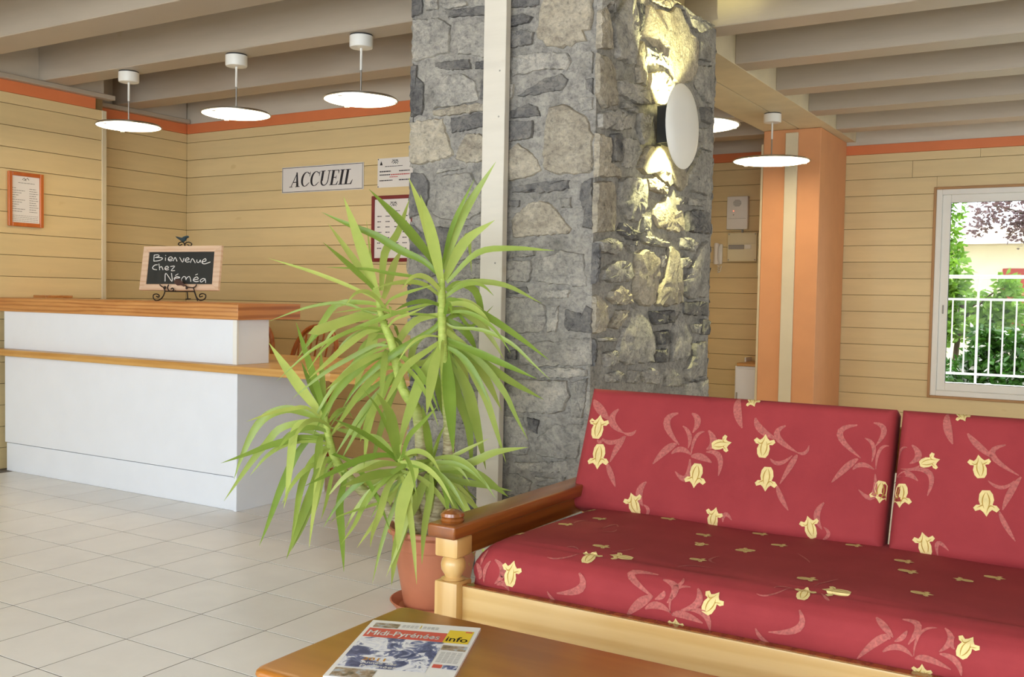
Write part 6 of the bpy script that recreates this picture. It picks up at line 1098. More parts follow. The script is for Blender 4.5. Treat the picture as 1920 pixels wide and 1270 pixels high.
box('body', M['creamplastic'], -2.912, -2.652, yf - 0.055, yf, 1.487, 1.735, fb, 0.006, 2, True)
box('inspection_window', M['greyplastic'], -2.902, -2.762, yf - 0.058, yf - 0.053, 1.592, 1.632, fb, 0.002)
box('breaker_row', M['whiteplastic'], -2.758, -2.70, yf - 0.058, yf - 0.053, 1.594, 1.632, fb, 0.002)
for (x, z) in ((-2.90, 1.50), (-2.665, 1.50), (-2.90, 1.722), (-2.665, 1.722)):
    lathe('screw', M['greyplastic'], [(0.006, 0), (0.005, -0.003)], (x, yf - 0.0545, z), fb, 8, 'y')
box('door_seam', M['greyplastic'], -2.910, -2.66, yf - 0.0562, yf - 0.054, 1.642, 1.6435, fb)
js = thing('switch_panel', (-2.62, yf, 1.40), 'slim cream switch panel squeezed between fuse box and orange pilaster', 'switch')
box('plate', M['creamplastic'], -2.648, -2.592, yf - 0.045, yf, 1.36, 1.735, js, 0.004)
for zz in (1.592, 1.468):
    box('rocker', M['black'], -2.636, -2.604, yf - 0.054, yf - 0.043, zz, zz + 0.045, js, 0.003)
hs = thing('intercom_handset', (-3.01, yf, 1.46), 'white intercom handset on its cradle beside the fuse box', 'telephone')
box('cradle', M['whiteplastic'], -3.052, -2.968, yf - 0.022, yf, 1.463, 1.642, hs, 0.010, 2, True)
bm = bmesh.new()
P = smooth_path([(-3.012, yf - 0.040, 1.472), (-3.012, yf - 0.052, 1.50), (-3.012, yf - 0.056, 1.555), (-3.012, yf - 0.052, 1.61), (-3.012, yf - 0.040, 1.637)], 4)
a_tube(bm, P, [0.016 + 0.010 * abs(2 * k / (len(P) - 1) - 1) ** 1.5 for k in range(len(P))], 12)
finish('handset', bm, M['whiteplastic'], hs, True)
cord = [(-3.00 + 0.010 * math.cos(a), yf - 0.02 + 0.010 * math.sin(a), 1.464 - 0.0035 * a) for a in [0.5 * k for k in range(44)]]
cord += [(-2.985, yf - 0.015, 1.40), (-2.975, yf - 0.012, 1.45)]
tube('coiled_cord', M['whiteplastic'], cord, 0.0028, hs, 5)
ht = thing('white_cabinet', (-2.56, 8.25, 0), 'low white cabinet tucked against the wall beside the orange pilaster', 'cabinet')
box('body', M['white'], -2.70, -2.41, 8.06, yf - 0.002, 0, 0.60, ht, 0.003)
box('back_upstand', M['white'], -2.70, -2.685, 8.30, yf - 0.002, 0.60, 0.66, ht, 0.003)
box('top', M['pine'], -2.684, -2.41, 8.05, yf - 0.002, 0.60, 0.625, ht, 0.003)
dr = box('door', M['white'], -2.69, -2.42, 8.043, 8.059, 0.05, 0.58, ht, 0.003)
box('handle', M['steel'], -2.68, -2.67, 8.03, 8.043, 0.28, 0.38, dr, 0.002)

# ================================================================== YUCCA IN ITS POT
PC = Vector((-2.078, 2.915, 0.0))
sa = lathe('pot_saucer', M['terracotta'], [(0.02, 0.0), (0.135, 0.0), (0.158, 0.028), (0.163, 0.034), (0.158, 0.036), (0.150, 0.030), (0.130, 0.010), (0.02, 0.008)], PC, None, 48)
tag(sa, 'terracotta saucer on the tiles under the yucca pot', 'saucer')
pot = thing('flower_pot', PC, 'terracotta plastic flower pot with rolled rim behind the sofa arm', 'pot')
lathe('pot_body', M['terracotta'], [(0.02, 0.0105), (0.107, 0.0105), (0.112, 0.018), (0.150, 0.225), (0.1505, 0.229), (0.1525, 0.231), (0.1535, 0.235), (0.158, 0.275), (0.170, 0.281), (0.178, 0.290), (0.176, 0.302), (0.168, 0.306), (0.158, 0.302), (0.148, 0.272), (0.135, 0.16), (0.02, 0.15)], PC, pot, 56, cap=False, angle=50)
lathe('potting_soil', M['soil'], [(0.142, 0.236), (0.10, 0.242), (0.05, 0.240), (0.004, 0.243)], PC, pot, 24)
yu = thing('yucca_plant', PC + Vector((0, 0, 0.24)), 'tall yucca with several crowns of long drooping yellow-green leaves', 'plant')
for k, (P, R) in enumerate(STEMS):
    P = [Vector(q) for q in P]
    base = PC + Vector(((P[0].x - PC.x) * 0.6, (P[0].y - PC.y) * 0.6 , 0.235))
    pts = smooth_path([base] + P, 4)
    rr = []
    src = [R[0]] + R
    n = len(pts)
    for i in range(n):
        t_ = i / (n - 1) * (len(src) - 1)
        a = int(min(t_, len(src) - 2))
        rr.append((src[a] + (src[a + 1] - src[a]) * (t_ - a)) * (1 + 0.05 * math.sin(i * 2.3)))
    tube('stem', M['stem'], pts, rr, yu, 10)
rl = random.Random(77)
for (wm, sh, P) in LEAVES:
    blunt = wm < 0
    wm = abs(wm)
    pts = smooth_path(P, 4 if len(P) < 5 else 3)
    n = len(pts)
    L = [0.0]
    for a, b in zip(pts[:-1], pts[1:]):
        L.append(L[-1] + (b - a).length)
    tilt = Vector((rl.uniform(-0.35, 0.35), rl.uniform(-0.35, 0.35), rl.uniform(0.0, 0.55)))
    fold = rl.uniform(0.10, 0.28)
    bm = bmesh.new()
    rows = []
    for i, p in enumerate(pts):
        t_ = L[i] / L[-1]
        tg = (pts[min(i + 1, n - 1)] - pts[max(i - 1, 0)]).normalized()
        view = (EYE - p).normalized() + tilt
        side = tg.cross(view)
        if side.length < 0.05:
            side = tg.cross(Vector((0, 0, 1)))
        side.normalize()
        nrm = side.cross(tg)
        wl = wm * 0.45 * (0.50 + 0.50 * min(1.0, t_ / 0.35)) * (1.0 if blunt and t_ < 0.97 else max(0.02, (1 - max(0.0, (t_ - 0.42) / 0.58) ** 1.7)))
        rows.append((bm.verts.new(p - side * wl + nrm * wl * fold), bm.verts.new(p), bm.verts.new(p + side * wl + nrm * wl * fold)))
    for a, b in zip(rows[:-1], rows[1:]):
        bm.faces.new((a[0], a[1], b[1], b[0]))
        bm.faces.new((a[1], a[2], b[2], b[1]))
    finish('leaf', bm, M['leaf'], yu, True, 60, origin=pts[0])

# ================================================================== SOFA
SFX0, SFX1 = -1.505, 0.52
so = thing('wooden_sofa', ((SFX0 + SFX1) / 2, 2.6, 0), 'pale pine framed sofa with turned arm posts and dark armrests', 'sofa')
box('front_rail', M['pine_pale'], SFX0 + 0.035, SFX1 - 0.035, 2.186, 2.2105, 0.215, 0.357, so, 0.004, 2, True)
box('front_rail_shade_line', M['cherry'], SFX0 + 0.036, SFX1 - 0.036, 2.1865, 2.210, 0.3575, 0.3605, so, 0.001)  # thin brown strip that colours in the edge shading along the rail top
box('back_rail', M['pine_pale'], SFX0 + 0.035, SFX1 - 0.035, 3.075, 3.10, 0.20, 0.34, so, 0.004)
box('back_top_rail', M['pine_pale'], SFX0 + 0.035, SFX1 - 0.035, 3.175, 3.20, 0.62, 0.76, so, 0.004)
for k in range(9):
    xx = SFX0 + 0.12 + k * 0.22
    box('seat_slat', M['pine_pale'], xx, xx + 0.07, 2.2185, 3.0745, 0.300, 0.318, so, 0.002)
def post(x, y, top):
    h = 0.037
    bm = bmesh.new()
    a_box(bm, x - h, x + h, y - h, y + h, 0.0, 0.368, 0.005, 2)
    if top:
        a_lathe(bm, [(0.030, 0.368), (0.034, 0.371), (0.022, 0.376), (0.025, 0.383), (0.033, 0.396), (0.0345, 0.410), (0.031, 0.424), (0.024, 0.431), (0.030, 0.434)], (x, y, 0), 24)
        a_box(bm, x - h, x + h, y - h, y + h, 0.434, 0.4885, 0.006, 2)
    else:
        a_box(bm, x - h, x + h, y - h, y + h, 0.368, 0.4885, 0.004)
    return finish('post', bm, M['pine_pale_z'], so, True, 45)
for xx in (SFX0, SFX1):
    post(xx, 2.196, True)
    post(xx, 3.06, False)
    arm = box('armrest', M['cherry_y'], xx - 0.047, xx + 0.043, 2.136, 3.10, 0.489, 0.527, so, 0.007, 3, True)
    box('arm_rail', M['cherry_y'], xx - 0.016, xx + 0.020, 2.2335, 3.022, 0.428, 0.4885, so, 0.004)
    lathe('arm_knob', M['cherry'], [(0.031, 0.527), (0.033, 0.532), (0.030, 0.538), (0.033, 0.543), (0.031, 0.551), (0.020, 0.558), (0.004, 0.561)], (xx - 0.002, 2.190, 0), arm, 24)
    box('side_rail', M['pine_pale'], xx - 0.012, xx + 0.012, 2.2335, 3.022, 0.22, 0.33, so, 0.003)
    box('back_upright', M['pine_pale_z'], xx - 0.02, xx + 0.02, 3.10, 3.175, 0.30, 0.76, so, 0.004)

# seat cushion: one surface function used by the cushion and by its printed flowers
PROF = [(2.222, 0.335), (2.212, 0.37), (2.212, 0.405), (2.222, 0.435), (2.245, 0.456), (2.28, 0.468), (2.34, 0.472), (2.86, 0.458)]
SC0, SC1 = -1.470, 0.485
parc = [0.0]
for a, b in zip(PROF[:-1], PROF[1:]):
    parc.append(parc[-1] + math.dist(a, b))
def prof_at(s):
    s = max(-0.03, min(parc[-1] + 0.15, s))
    k = 0
    while k < len(parc) - 2 and s > parc[k + 1]:
        k += 1
    t_ = (s - parc[k]) / (parc[k + 1] - parc[k])
    a, b = PROF[k], PROF[k + 1]
    return Vector((0, a[0] + (b[0] - a[0]) * t_, a[1] + (b[1] - a[1]) * t_))
def seat_pt(x, s, off=0.0):
    e = 0.01
    p, q = prof_at(s - e), prof_at(s + e)
    c_ = (p + q) * 0.5 if False else prof_at(s)
    tn = (q - p).normalized()
    n = Vector((0, -tn.z, tn.y))
    d = max(0.0, min(x - SC0, SC1 - x))
    r = 0.085
    g = 1.0 if d >= r else math.sqrt(max(0.0, 1 - ((r - d) / r) ** 2))
    z = 0.395 + (c_.z - 0.395) * (0.15 + 0.85 * g) + 0.004 * math.sin(x * 9.0) * (c_.y > 2.3)
    y = c_.y + (0.035 * (1 - g) if c_.y < 2.3 else 0)
    return Vector((x, y, z)) + n * off
sc1 = thing('seat_cushion', ((SC0 + SC1) / 2, 2.55, 0.335), 'long red seat cushion with cream flower print on the pine sofa', 'cushion')
bm = bmesh.new()
xs = [SC0 + 0.085 * (1 - math.cos(k / 8 * PI / 2)) for k in range(8)]
xs += [SC0 + 0.085 + (SC1 - SC0 - 0.17) * k / 50 for k in range(51)]
xs += [SC1 - 0.085 * (1 - math.cos(k / 8 * PI / 2)) for k in range(7, -1, -1)]
ss = [parc[-2] * k / 26 for k in range(27)] + [parc[-2] + (parc[-1] - parc[-2] + 0.05) * k / 10 for k in range(1, 11)]
grid = [[bm.verts.new(seat_pt(x, s)) for s in ss] for x in xs]
bot = [[bm.verts.new((x, yy, 0.325)) for yy in (2.24, 2.5, 2.91)] for x in xs]
for a, b in zip(range(len(xs) - 1), range(1, len(xs))):
    for k in range(len(ss) - 1):
        bm.faces.new((grid[a][k], grid[b][k], grid[b][k + 1], grid[a][k + 1]))
    bm.faces.new((grid[a][0], bot[a][0], bot[b][0], grid[b][0]))
    for k in range(2):
        bm.faces.new((bot[a][k], bot[a][k + 1], bot[b][k + 1], bot[b][k]))
    bm.faces.new((grid[a][-1], grid[b][-1], bot[b][2], bot[a][2]))
for i in (0, -1):
    bm.faces.new(grid[i] + bot[i][::-1])
finish('cover', bm, M['fabric'], sc1, True, 60)

FLOWER = [(-.14, -.5), (.14, -.5), (.24, -.35), (.27, -.1), (.22, .08), (.36, .08), (.47, .20), (.40, .33), (.22, .27), (.12, .36), (.0, .54), (-.10, .36), (-.2, .27), (-.36, .36), (-.47, .24), (-.36, .10), (-.22, .08), (-.28, -.12), (-.24, -.35)]
VEINS = [[(-.02, -.42), (-.12, -.1), (-.05, .2)], [(.02, -.42), (.14, -.1), (.08, .22)], [(-.3, .2), (-.12, .12), (0, .4)], [(.34, .2), (.16, .1)]]
def emit_tris(bm, poly, fmap, sub=1):
    tris = tessellate_polygon([[Vector((p[0], p[1], 0)) for p in poly]])
    T = [[poly[i] for i in t_] for t_ in tris]
    for _ in range(sub):
        N_ = []
        for a, b, c in T:
            ab = ((a[0] + b[0]) / 2, (a[1] + b[1]) / 2); bc = ((b[0] + c[0]) / 2, (b[1] + c[1]) / 2); ca = ((c[0] + a[0]) / 2, (c[1] + a[1]) / 2)
            N_ += [[a, ab, ca], [ab, b, bc], [ca, bc, c], [ab, bc, ca]]
        T = N_
    cache = {}
    for t_ in T:
        vs = []
        for p in t_:
            k = (round(p[0], 5), round(p[1], 5))
            if k not in cache:
                cache[k] = bm.verts.new(fmap(p[0], p[1]))
            vs.append(cache[k])
        if len(set(vs)) == 3:
            try: bm.faces.new(vs)
            except ValueError: pass
def band(pts, w):
    """lens-shaped polygon along a curve"""
    n = len(pts)
    lf, rt = [], []
    for i, p in enumerate(pts):
        a, b = pts[max(i - 1, 0)], pts[min(i + 1, n - 1)]
        dx, dy = b[0] - a[0], b[1] - a[1]
        l = math.hypot(dx, dy) or 1
        t_ = i / (n - 1)
        k = w * 0.5 * (math.sin(PI * min(1.0, t_ * 0.92 + 0.05)) ** 0.8)
        lf.append((p[0] - dy / l * k, p[1] + dx / l * k)); rt.append((p[0] + dy / l * k, p[1] - dx / l * k))
    return lf + rt[::-1]
def quad_curve(v, n=9):
    out = []
    for i in range(n):
        t_ = i / (n - 1)
        # curve through the middle point
        cx_ = 2 * v[2] - 0.5 * (v[0] + v[4]); cy_ = 2 * v[3] - 0.5 * (v[1] + v[5])
        out.append(((1 - t_) ** 2 * v[0] + 2 * t_ * (1 - t_) * cx_ + t_ * t_ * v[4], (1 - t_) ** 2 * v[1] + 2 * t_ * (1 - t_) * cy_ + t_ * t_ * v[5]))
    return out
def add_prints(flowers, leaves, fmap, parent, xr, sr, sub=1, squash=1.0):
    inside = lambda q: xr[0] < q[0] < xr[1] and sr[0] < q[1] < sr[1]
    clip = lambda q: (min(max(q[0], xr[0]), xr[1]), min(max(q[1], sr[0]), sr[1]))
    for v in leaves:
        pts = quad_curve(v)
        if not any(inside(q) for q in pts): continue
        b_ = bmesh.new()
        emit_tris(b_, [clip(q) for q in band([clip(q) for q in pts], v[6] * 1.3)], lambda a, b: fmap(a, b, 0.0012), sub)
        if len(b_.faces): finish('leaf_print', b_, M['print_leaf'], parent, True)
        else: b_.free()
    for (x, s, sz, ang) in flowers:
        if not inside((x, s)): continue
        a = math.radians(-ang); ca, sa_ = math.cos(a), math.sin(a)
        tr_ = lambda p: clip((x + sz * 1.12 * (p[0] * ca - p[1] * sa_), s + sz * 1.12 * (p[0] * sa_ + p[1] * ca)))
        b_ = bmesh.new()
        emit_tris(b_, [tr_(p) for p in FLOWER], lambda a, b: fmap(a, b, 0.0014), sub)
        fo_ = finish('flower_print', b_, M['print_flower'], parent, True)
        bv_ = bmesh.new()
        for vn in VEINS:
            q = [tr_(p) for p in vn]
            lnb = band(quad_curve([q[0][0], q[0][1], q[len(q) // 2][0], q[len(q) // 2][1], q[-1][0], q[-1][1]], 6), sz * 0.05)
            emit_tris(bv_, lnb, lambda a, b: fmap(a, b, 0.0018), 0)
        if len(bv_.faces): tag(finish('vein_print', bv_, M['print_line'], fo_, True), kind='stuff')
        else: bv_.free()
rp = random.Random(8)
more_f = [(x + 0.98, s, z, a) for (x, s, z, a) in SEAT_FLOWERS if -0.9 < x + 0.98 - 0.0 and x + 0.98 > -0.05]
more_l = [[v[0] + 0.98, v[1], v[2] + 0.98, v[3], v[4] + 0.98, v[5], v[6]] for v in SEAT_LEAVES if v[0] + 0.98 > -0.05]
add_prints(SEAT_FLOWERS + more_f, SEAT_LEAVES + more_l, seat_pt, sc1, (SC0 + 0.004, SC1 - 0.01), (0.002, 0.80))

# back cushions
RB0, RB1 = Vector((0, 2.845, 0.46)), Vector((0, 3.00, 0.84))
BH = (RB1 - RB0).length
bt = (RB1 - RB0).normalized()
bn = Vector((0, -bt.z, bt.y))
def back_cushion(x0, x1, label):
    o = thing('back_cushion', ((x0 + x1) / 2, 2.9, 0.463), label, 'cushion', 'red flowered back cushions')
    r = 0.032
    def front(x, t_, off=0.0):
        e = min(x - x0, x1 - x, t_ + 0.0, BH - t_)
        h = 0.0 if e >= r else -r * (1 - math.sqrt(max(0.0, 1 - ((r - max(e, 0)) / r) ** 2)))
        bulge = 0.006 * math.sin(PI * (x - x0) / (x1 - x0)) ** 0.5 * math.sin(PI * max(0.0, min(1.0, t_ / BH))) ** 0.5
        return RB0 + Vector((x, 0, 0)) + bt * t_ + bn * (h + bulge - 0.004 + off)
    us = [x0 + r * (1 - math.cos(k / 6 * PI / 2)) for k in range(6)] + [x0 + r + (x1 - x0 - 2 * r) * k / 20 for k in range(21)] + [x1 - r * (1 - math.cos(k / 6 * PI / 2)) for k in range(5, -1, -1)]
    ts = [r * (1 - math.cos(k / 6 * PI / 2)) for k in range(6)] + [r + (BH - 2 * r) * k / 12 for k in range(13)] + [BH - r * (1 - math.cos(k / 6 * PI / 2)) for k in range(5, -1, -1)]
    bm = bmesh.new()
    F = [[bm.verts.new(front(x, t_)) for t_ in ts] for x in us]
    B = [[bm.verts.new(front(x, t_) * 1.0 + bn * (-0.13 - 2 * ((front(x, t_) - RB0 - Vector((x, 0, 0)) - bt * t_).dot(bn)))) for t_ in ts] for x in us]
    nu, nt_ = len(us), len(ts)
    for a in range(nu - 1):
        for b in range(nt_ - 1):
            bm.faces.new((F[a][b], F[a + 1][b], F[a + 1][b + 1], F[a][b + 1]))
            bm.faces.new((B[a][b], B[a][b + 1], B[a + 1][b + 1], B[a + 1][b]))
    for a in range(nu - 1):
        for b in (0, nt_ - 1):
            bm.faces.new((F[a][b], F[a + 1][b], B[a + 1][b], B[a][b]))
    for b in range(nt_ - 1):
        for a in (0, nu - 1):
            bm.faces.new((F[a][b], F[a][b + 1], B[a][b + 1], B[a][b]))
    finish('cover', bm, M['fabric'], o, True, 60)
    fl_ = [q for q in BACK_FLOWERS if x0 - 0.02 < q[0] < x1 + 0.02]
    lv_ = [q for q in BACK_LEAVES if x0 - 0.02 < (q[0] + q[4]) / 2 < x1 + 0.02]
    if x1 > 0:
        fl_ += [(q[0] + 0.98 - 0.0, q[1], q[2], q[3]) for q in BACK_FLOWERS if q[0] + 0.98 > -0.12 and q[0] + 0.98 < x1]
        lv_ += [[v[0] + 0.98, v[1], v[2] + 0.98, v[3], v[4] + 0.98, v[5], v[6]] for v in BACK_LEAVES if -0.12 < v[0] + 0.98 < x1]
    add_prints(fl_, lv_, front, o, (x0 + 0.003, x1 - 0.003), (0.003, BH - 0.003))
back_cushion(-1.505, -0.527, 'red flowered back cushion leaning beside the stone pillar, left of two')
back_cushion(-0.512, 0.466, 'red flowered back cushion below the far window, right of two')

# ================================================================== COFFEE TABLE AND MAGAZINE
tbl = thing('coffee_table', (-0.85, 1.57, 0), 'low honey brown coffee table with moulded edge in front of the sofa', 'table')
TX0, TX1, TY0, TY1, TZ = -1.378, -0.30, 1.335, 1.806, 0.42
def rounded(x0, x1, y0, y1, r, n=6):
    out = []
    for (cx_, cy_, a0) in ((x1 - r, y1 - r, 0), (x0 + r, y1 - r, PI / 2), (x0 + r, y0 + r, PI), (x1 - r, y0 + r, 1.5 * PI)):
        for k in range(n + 1):
            a = a0 + PI / 2 * k / n
            out.append((cx_ + r * math.cos(a), cy_ + r * math.sin(a)))
    return out
bm = bmesh.new()
rings = []
for (ins_, z) in ((0.018, -0.034), (0.010, -0.031), (0.007, -0.024), (0.012, -0.0225), (0.012, -0.021), (0.003, -0.019), (0.0, -0.012), (0.001, -0.006), (0.005, -0.0015), (0.010, 0.0)):
    rings.append([bm.verts.new((p[0], p[1], TZ + z)) for p in rounded(TX0 + ins_, TX1 - ins_, TY0 + ins_, TY1 - ins_, 0.022)])
n = len(rings[0])
for a, b in zip(rings[:-1], rings[1:]):
    for k in range(n):
        bm.faces.new((a[k], a[(k + 1) % n], b[(k + 1) % n], b[k]))
bm.faces.new(rings[0]); bm.faces.new(rings[-1])
finish('table_top', bm, M['honey'], tbl, True, 35)
for (a, b, c_, d_) in ((TX0 + 0.06, TX1 - 0.06, TY0 + 0.05, TY0 + 0.07), (TX0 + 0.06, TX1 - 0.06, TY1 - 0.07, TY1 - 0.05), (TX0 + 0.05, TX0 + 0.07, TY0 + 0.07, TY1 - 0.07), (TX1 - 0.07, TX1 - 0.05, TY0 + 0.07, TY1 - 0.07)):
    box('apron', M['honey'], a, b, c_, d_, 0.31, TZ - 0.034, tbl, 0.002)
for xx in (TX0 + 0.06, TX1 - 0.06):
    for yy in (TY0 + 0.06, TY1 - 0.06):
        bm = bmesh.new()
        a_box(bm, xx - 0.03, xx + 0.03, yy - 0.03, yy + 0.03, 0.29, TZ - 0.034, 0.003)
        a_lathe(bm, [(0.02, 0.0), (0.026, 0.01), (0.020, 0.03), (0.026, 0.10), (0.030, 0.18), (0.022, 0.24), (0.028, 0.26), (0.028, 0.29)], (xx, yy, 0), 20)
        finish('leg', bm, M['honey'], tbl, True, 45)
mg = thing('magazine', (-1.18, 1.56, TZ), 'folded regional magazine with snowy mountain cover on the coffee table', 'magazine')
MO = Vector((-1.35, 1.666, TZ + 0.0005))
MU = Vector((0.922, 0.387, 0)).normalized()
MV = Vector((MU.y, -MU.x, 0))
UPZ = Vector((0, 0, 1))
mp_ = lambda u, v_, h=0.0: MO + MU * u + MV * v_ + UPZ * h
MW, MH = 0.237, 0.325
bm = bmesh.new()
nu, nv = 12, 14
rm = random.Random(2)
def mag_h(u, v_):
    return 0.0060 + 0.0008 * math.sin(u * 13 + 0.6) * math.sin(v_ * 9) + 0.003 * (1 - u / MW) * 0.6
top = [[bm.verts.new(mp_(MW * a / nu, MH * b / nv, mag_h(MW * a / nu, MH * b / nv))) for b in range(nv + 1)] for a in range(nu + 1)]
low = [[bm.verts.new(mp_(MW * a / nu, MH * b / nv, 0.0)) for b in range(nv + 1)] for a in range(nu + 1)]
for a in range(nu):
    for b in range(nv):
        bm.faces.new((top[a][b], top[a + 1][b], top[a + 1][b + 1], top[a][b + 1]))
        bm.faces.new((low[a][b], low[a][b + 1], low[a + 1][b + 1], low[a + 1][b]))
for a in range(nu):
    for b in (0, nv):
        bm.faces.new((top[a][b], top[a + 1][b], low[a + 1][b], low[a][b]))
for b in range(nv):
    for a in (0, nu):
        bm.faces.new((top[a][b], top[a][b + 1], low[a][b + 1], low[a][b]))
finish('pages', bm, M['magwhite'], mg, True, 40)
def mag_patch(name, m, u0, u1, v0, v1, off=0.0006):
    bm = bmesh.new()
    a_, b_ = 10, 10
    g_ = [[bm.verts.new(mp_(u0 + (u1 - u0) * i / a_, v0 + (v1 - v0) * j / b_, mag_h(u0 + (u1 - u0) * i / a_, v0 + (v1 - v0) * j / b_) + off)) for j in range(b_ + 1)] for i in range(a_ + 1)]
    for i in range(a_):
        for j in range(b_):
            bm.faces.new((g_[i][j], g_[i + 1][j], g_[i + 1][j + 1], g_[i][j + 1]))
    return finish(name, bm, M[m], mg, True)
mag_patch('title_banner', 'magred', 0.008, 0.176, 0.052, 0.106)
mag_patch('yellow_panel', 'magyellow', 0.1765, 0.229, 0.030, 0.106)
mag_patch('cover_photo', 'mountain', 0.008, 0.180, 0.1065, 0.272)
mag_patch('small_photo', 'smallphoto', 0.012, 0.066, 0.018, 0.046)
mag_patch('small_photo', 'smallphoto', 0.182, 0.232, 0.120, 0.148)
mag_patch('small_photo', 'magred', 0.186, 0.204, 0.226, 0.244)
mag_patch('small_photo', 'mountain', 0.206, 0.234, 0.226, 0.246)
mag_patch('small_photo', 'smallphoto', 0.010, 0.090, 0.280, 0.322)
mag_patch('red_tag', 'magred', 0.212, 0.226, 0.034, 0.041, 0.0009)
mag_patch('yellow_bar', 'magyellow', 0.1115, 0.1135, 0.016, 0.036)
def mag_text(body, size, u, v_, m, width=None, bold=0.0, shear=0.0):
    o = text_mesh(body, size, mp_(u, v_, 0), MU, -MV, UPZ, 0.0, M[m], 'cover_lettering', mg, bold=bold, width=width, shear=shear)
    og = ORIGIN[o.name]
    for vv in o.data.vertices:
        w_ = vv.co + og - MO
        vv.co.z = MO.z + mag_h(w_.dot(MU), w_.dot(MV)) + 0.0013 - og.z
    return o
mag_text('Midi-Pyrénées', 0.040, 0.014, 0.095, 'magwhite', 0.152, 0.0006)
mag_text('info', 0.040, 0.181, 0.098, 'ink', 0.044, 0.0002)
mag_text('2011', 0.020, 0.047, 0.236, 'magorange', 0.044, 0.0004)
mag_text('Année des', 0.017, 0.049, 0.253, 'magwhite', 0.070, 0.0004)
mag_text('Pyrénées', 0.018, 0.052, 0.270, 'magwhite', 0.070, 0.0004)
bm = bmesh.new()
for k in range(2):
    for j in range(3):
        for i in range(4):
            u = (0.073, 0.118)[k] + i * 0.009
            v_ = 0.022 + j * 0.006
            p0 = [mp_(u + q[0], v_ + q[1], mag_h(u, v_) + 0.0008) for q in ((0, 0), (0.007, 0), (0.007, 0.0016), (0, 0.0016))]
            bm.faces.new([bm.verts.new(q) for q in p0])
for j in range(9):
    for i in range(4):
        u, v_ = 0.186 + i * 0.0115, 0.160 + j * 0.0066
        p0 = [mp_(u + q[0], v_ + q[1], mag_h(u, v_) + 0.0008) for q in ((0, 0), (0.0095, 0), (0.0095, 0.0015), (0, 0.0015))]
        bm.faces.new([bm.verts.new(q) for q in p0])
tag(finish('printed_text', bm, M['inkgrey'], mg), kind='stuff')

# ================================================================== OUTSIDE THE WINDOW
tag(box('ground', M['ground'], -40, 40, YF + 1.3, 60, -1.2, -0.9), kind='structure')
tag(box('ground', M['balcony'], -40, 40, -40, YN - 0.2, -0.5, -0.14), kind='structure')
tag(box('balcony_slab', M['balcony'], -4, 4, YF + 0.24, YF + 1.35, 0.20, 0.44), kind='structure')
RY = YF + 1.15
rl_ = thing('balcony_railing', (-0.3, RY, 0.44), 'white painted metal balcony railing with thin vertical bars outside the window', 'railing')
for (zz, rr) in ((1.395, 0.016), (1.195, 0.010), (0.535, 0.010)):
    tube('rail', M['metalwhite'], [(-3.0, RY, zz), (2.0, RY, zz)], rr, rl_, 8)
for k in range(49):
    xx = -2.97 + 0.102 * k
    if k % 4 == 3:
        tube('upright', M['metalwhite'], [(xx, RY, 0.44), (xx, RY, 1.39)], 0.011, rl_, 6)
    else:
        tube('baluster', M['metalwhite'], [(xx, RY, 0.54), (xx, RY, 1.192)], 0.007, rl_, 6)
def plant(name, label, cat, centre, radii, n, leaf, m, trunk, seed, group=None, petals=0, kind_leaf=1.0, clump=18):
    rg = random.Random(seed)
    c_ = Vector(centre)
    o = thing(name, (c_.x, c_.y, -0.9), label, cat, group)
    cl = []
    for _ in range(clump):
        d = Vector((rg.gauss(0, 1), rg.gauss(0, 1), rg.gauss(0, 1))).normalized() * rg.uniform(0.35, 0.95)
        cl.append((c_ + Vector((d.x * radii[0], d.y * radii[1], d.z * radii[2])), rg.uniform(0.22, 0.42) * min(radii)))
    def sprinkle(count, size, mat, nm):
        bm = bmesh.new()
        for _ in range(count):
            q, r = rg.choice(cl)
            d = Vector((rg.gauss(0, 1), rg.gauss(0, 1), rg.gauss(0, 1))).normalized() * r * rg.uniform(0.5, 1.15)
            p = q + d
            ax = Vector((rg.gauss(0, 1), rg.gauss(0, 1), rg.gauss(0, 0.6))).normalized()
            sd = ax.cross(Vector((rg.gauss(0, 1), rg.gauss(0, 1), rg.gauss(0, 1)))).normalized()
            nm_ = ax.cross(sd)
            s = size * rg.uniform(0.6, 1.25)
            a, b, c2, e = bm.verts.new(p), bm.verts.new(p + ax * s * 0.5 + sd * s * 0.28 + nm_ * s * 0.08), bm.verts.new(p + ax * s), bm.verts.new(p + ax * s * 0.5 - sd * s * 0.28 + nm_ * s * 0.08)
            bm.faces.new((a, b, c2, e))
        return tag(finish(nm, bm, M[mat], o), kind='stuff')
    sprinkle(n, leaf, m, 'foliage')
    if petals:
        sprinkle(petals, leaf * 0.85, 'petal', 'blossom')
    tube('trunk', M['bark'], smooth_path([(c_.x + 0.1, c_.y, -0.9), (c_.x - 0.05, c_.y, (c_.z - 0.9) / 2), (c_.x, c_.y, c_.z)], 4), trunk, o, 8)
    for q, r in cl[:12]:
        tube('branch', M['bark'], smooth_path([(c_.x, c_.y, c_.z - radii[2] * 0.5), (c_ + q) * 0.5 + Vector((0, 0, -0.05)), q], 3), trunk * 0.3, o, 5)
    return o
GS = 'shrubs behind the balcony railing'
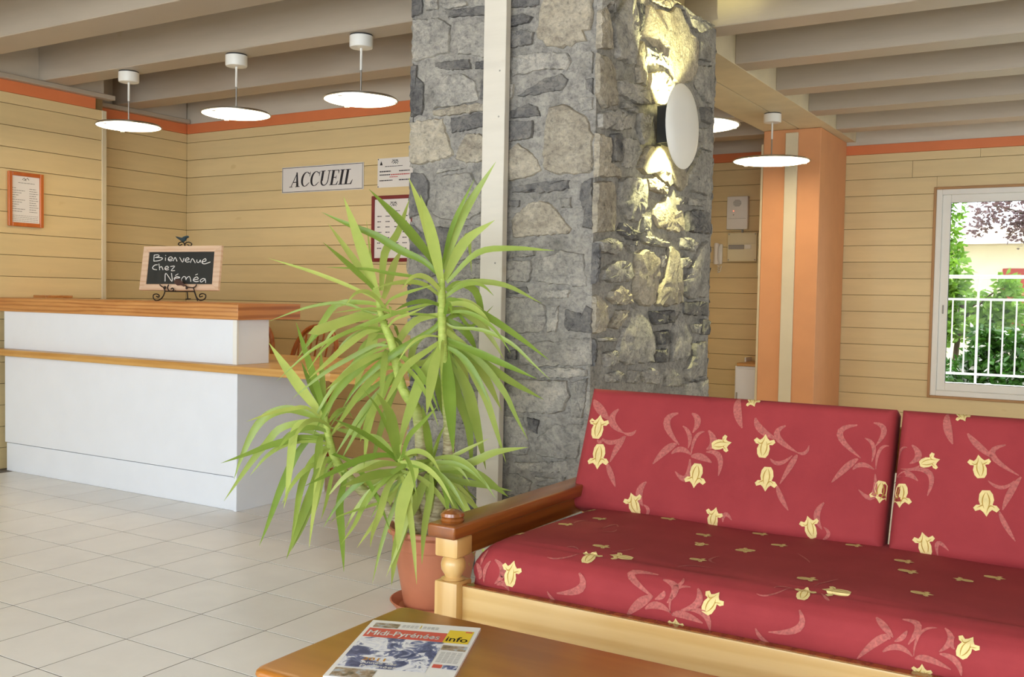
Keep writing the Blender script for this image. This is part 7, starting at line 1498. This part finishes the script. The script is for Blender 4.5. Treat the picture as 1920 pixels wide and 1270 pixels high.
plant('garden_shrub', 'glossy dark green shrub with white blossom low behind the railing', 'shrub', (-0.98, 10.75, 0.42), (0.72, 0.40, 0.42), 4200, 0.095, 'bushdark', 0.03, 1, GS, 420, 1.0, 26)
plant('garden_shrub', 'dark green shrub behind the railing at the right of the pane', 'shrub', (0.55, 10.75, 0.40), (0.72, 0.4, 0.55), 3600, 0.095, 'bushdark', 0.03, 2, GS, 120, 1.0, 26)
plant('garden_shrub', 'bright yellow-green shrub reaching above the railing at the left of the pane', 'shrub', (-1.45, 11.95, 1.15), (0.68, 0.5, 0.62), 3600, 0.10, 'bush', 0.03, 3, GS, 60, 1.0, 26)
plant('garden_shrub', 'pale green loose shrub behind the middle of the railing', 'shrub', (-0.62, 13.1, 0.95), (0.55, 0.5, 0.50), 2200, 0.10, 'bush', 0.03, 5, GS, 40, 1.0, 22)
plant('leafy_tree', 'green leafy tree at the upper left corner of the window', 'tree', (-2.05, 13.2, 2.25), (0.6, 0.6, 0.75), 2600, 0.10, 'bush', 0.06, 7)
plant('plum_tree', 'thin dark-leaved tree with sparse branches above the railing', 'tree', (-0.75, 14.6, 2.35), (1.15, 0.7, 0.48), 3000, 0.070, 'plumleaf', 0.05, 9, None, 0, 1.0, 34)
hb = thing('neighbour_house', (0, 20, -0.9), 'cream rendered house with red shuttered window across the garden', 'building')
box('wall', M['housewall'], -7, 6, 20, 24, -0.9, 2.3, hb)
bm = bmesh.new()
a_prism(bm, [(19.4, 2.25), (24.6, 2.25), (22, 2.75)], (-7.4, 0, 0), (0, 1, 0), (0, 0, 1), (1, 0, 0), 13.8)
finish('roof', bm, M['roof'], hb)
wn = box('window', M['whiteplastic'], -1.38, -0.5, 19.96, 20.0, 0.75, 1.80, hb, 0.01)
box('pane', M['greyplastic'], -1.33, -0.97, 19.95, 19.96, 0.80, 1.75, wn)
box('pane', M['greyplastic'], -0.91, -0.55, 19.95, 19.96, 0.80, 1.75, wn)
box('shutter', M['shutter'], -1.76, -1.40, 19.93, 19.98, 0.72, 1.83, hb, 0.01)
box('shutter', M['shutter'], -0.48, -0.12, 19.93, 19.98, 0.72, 1.83, hb, 0.01)
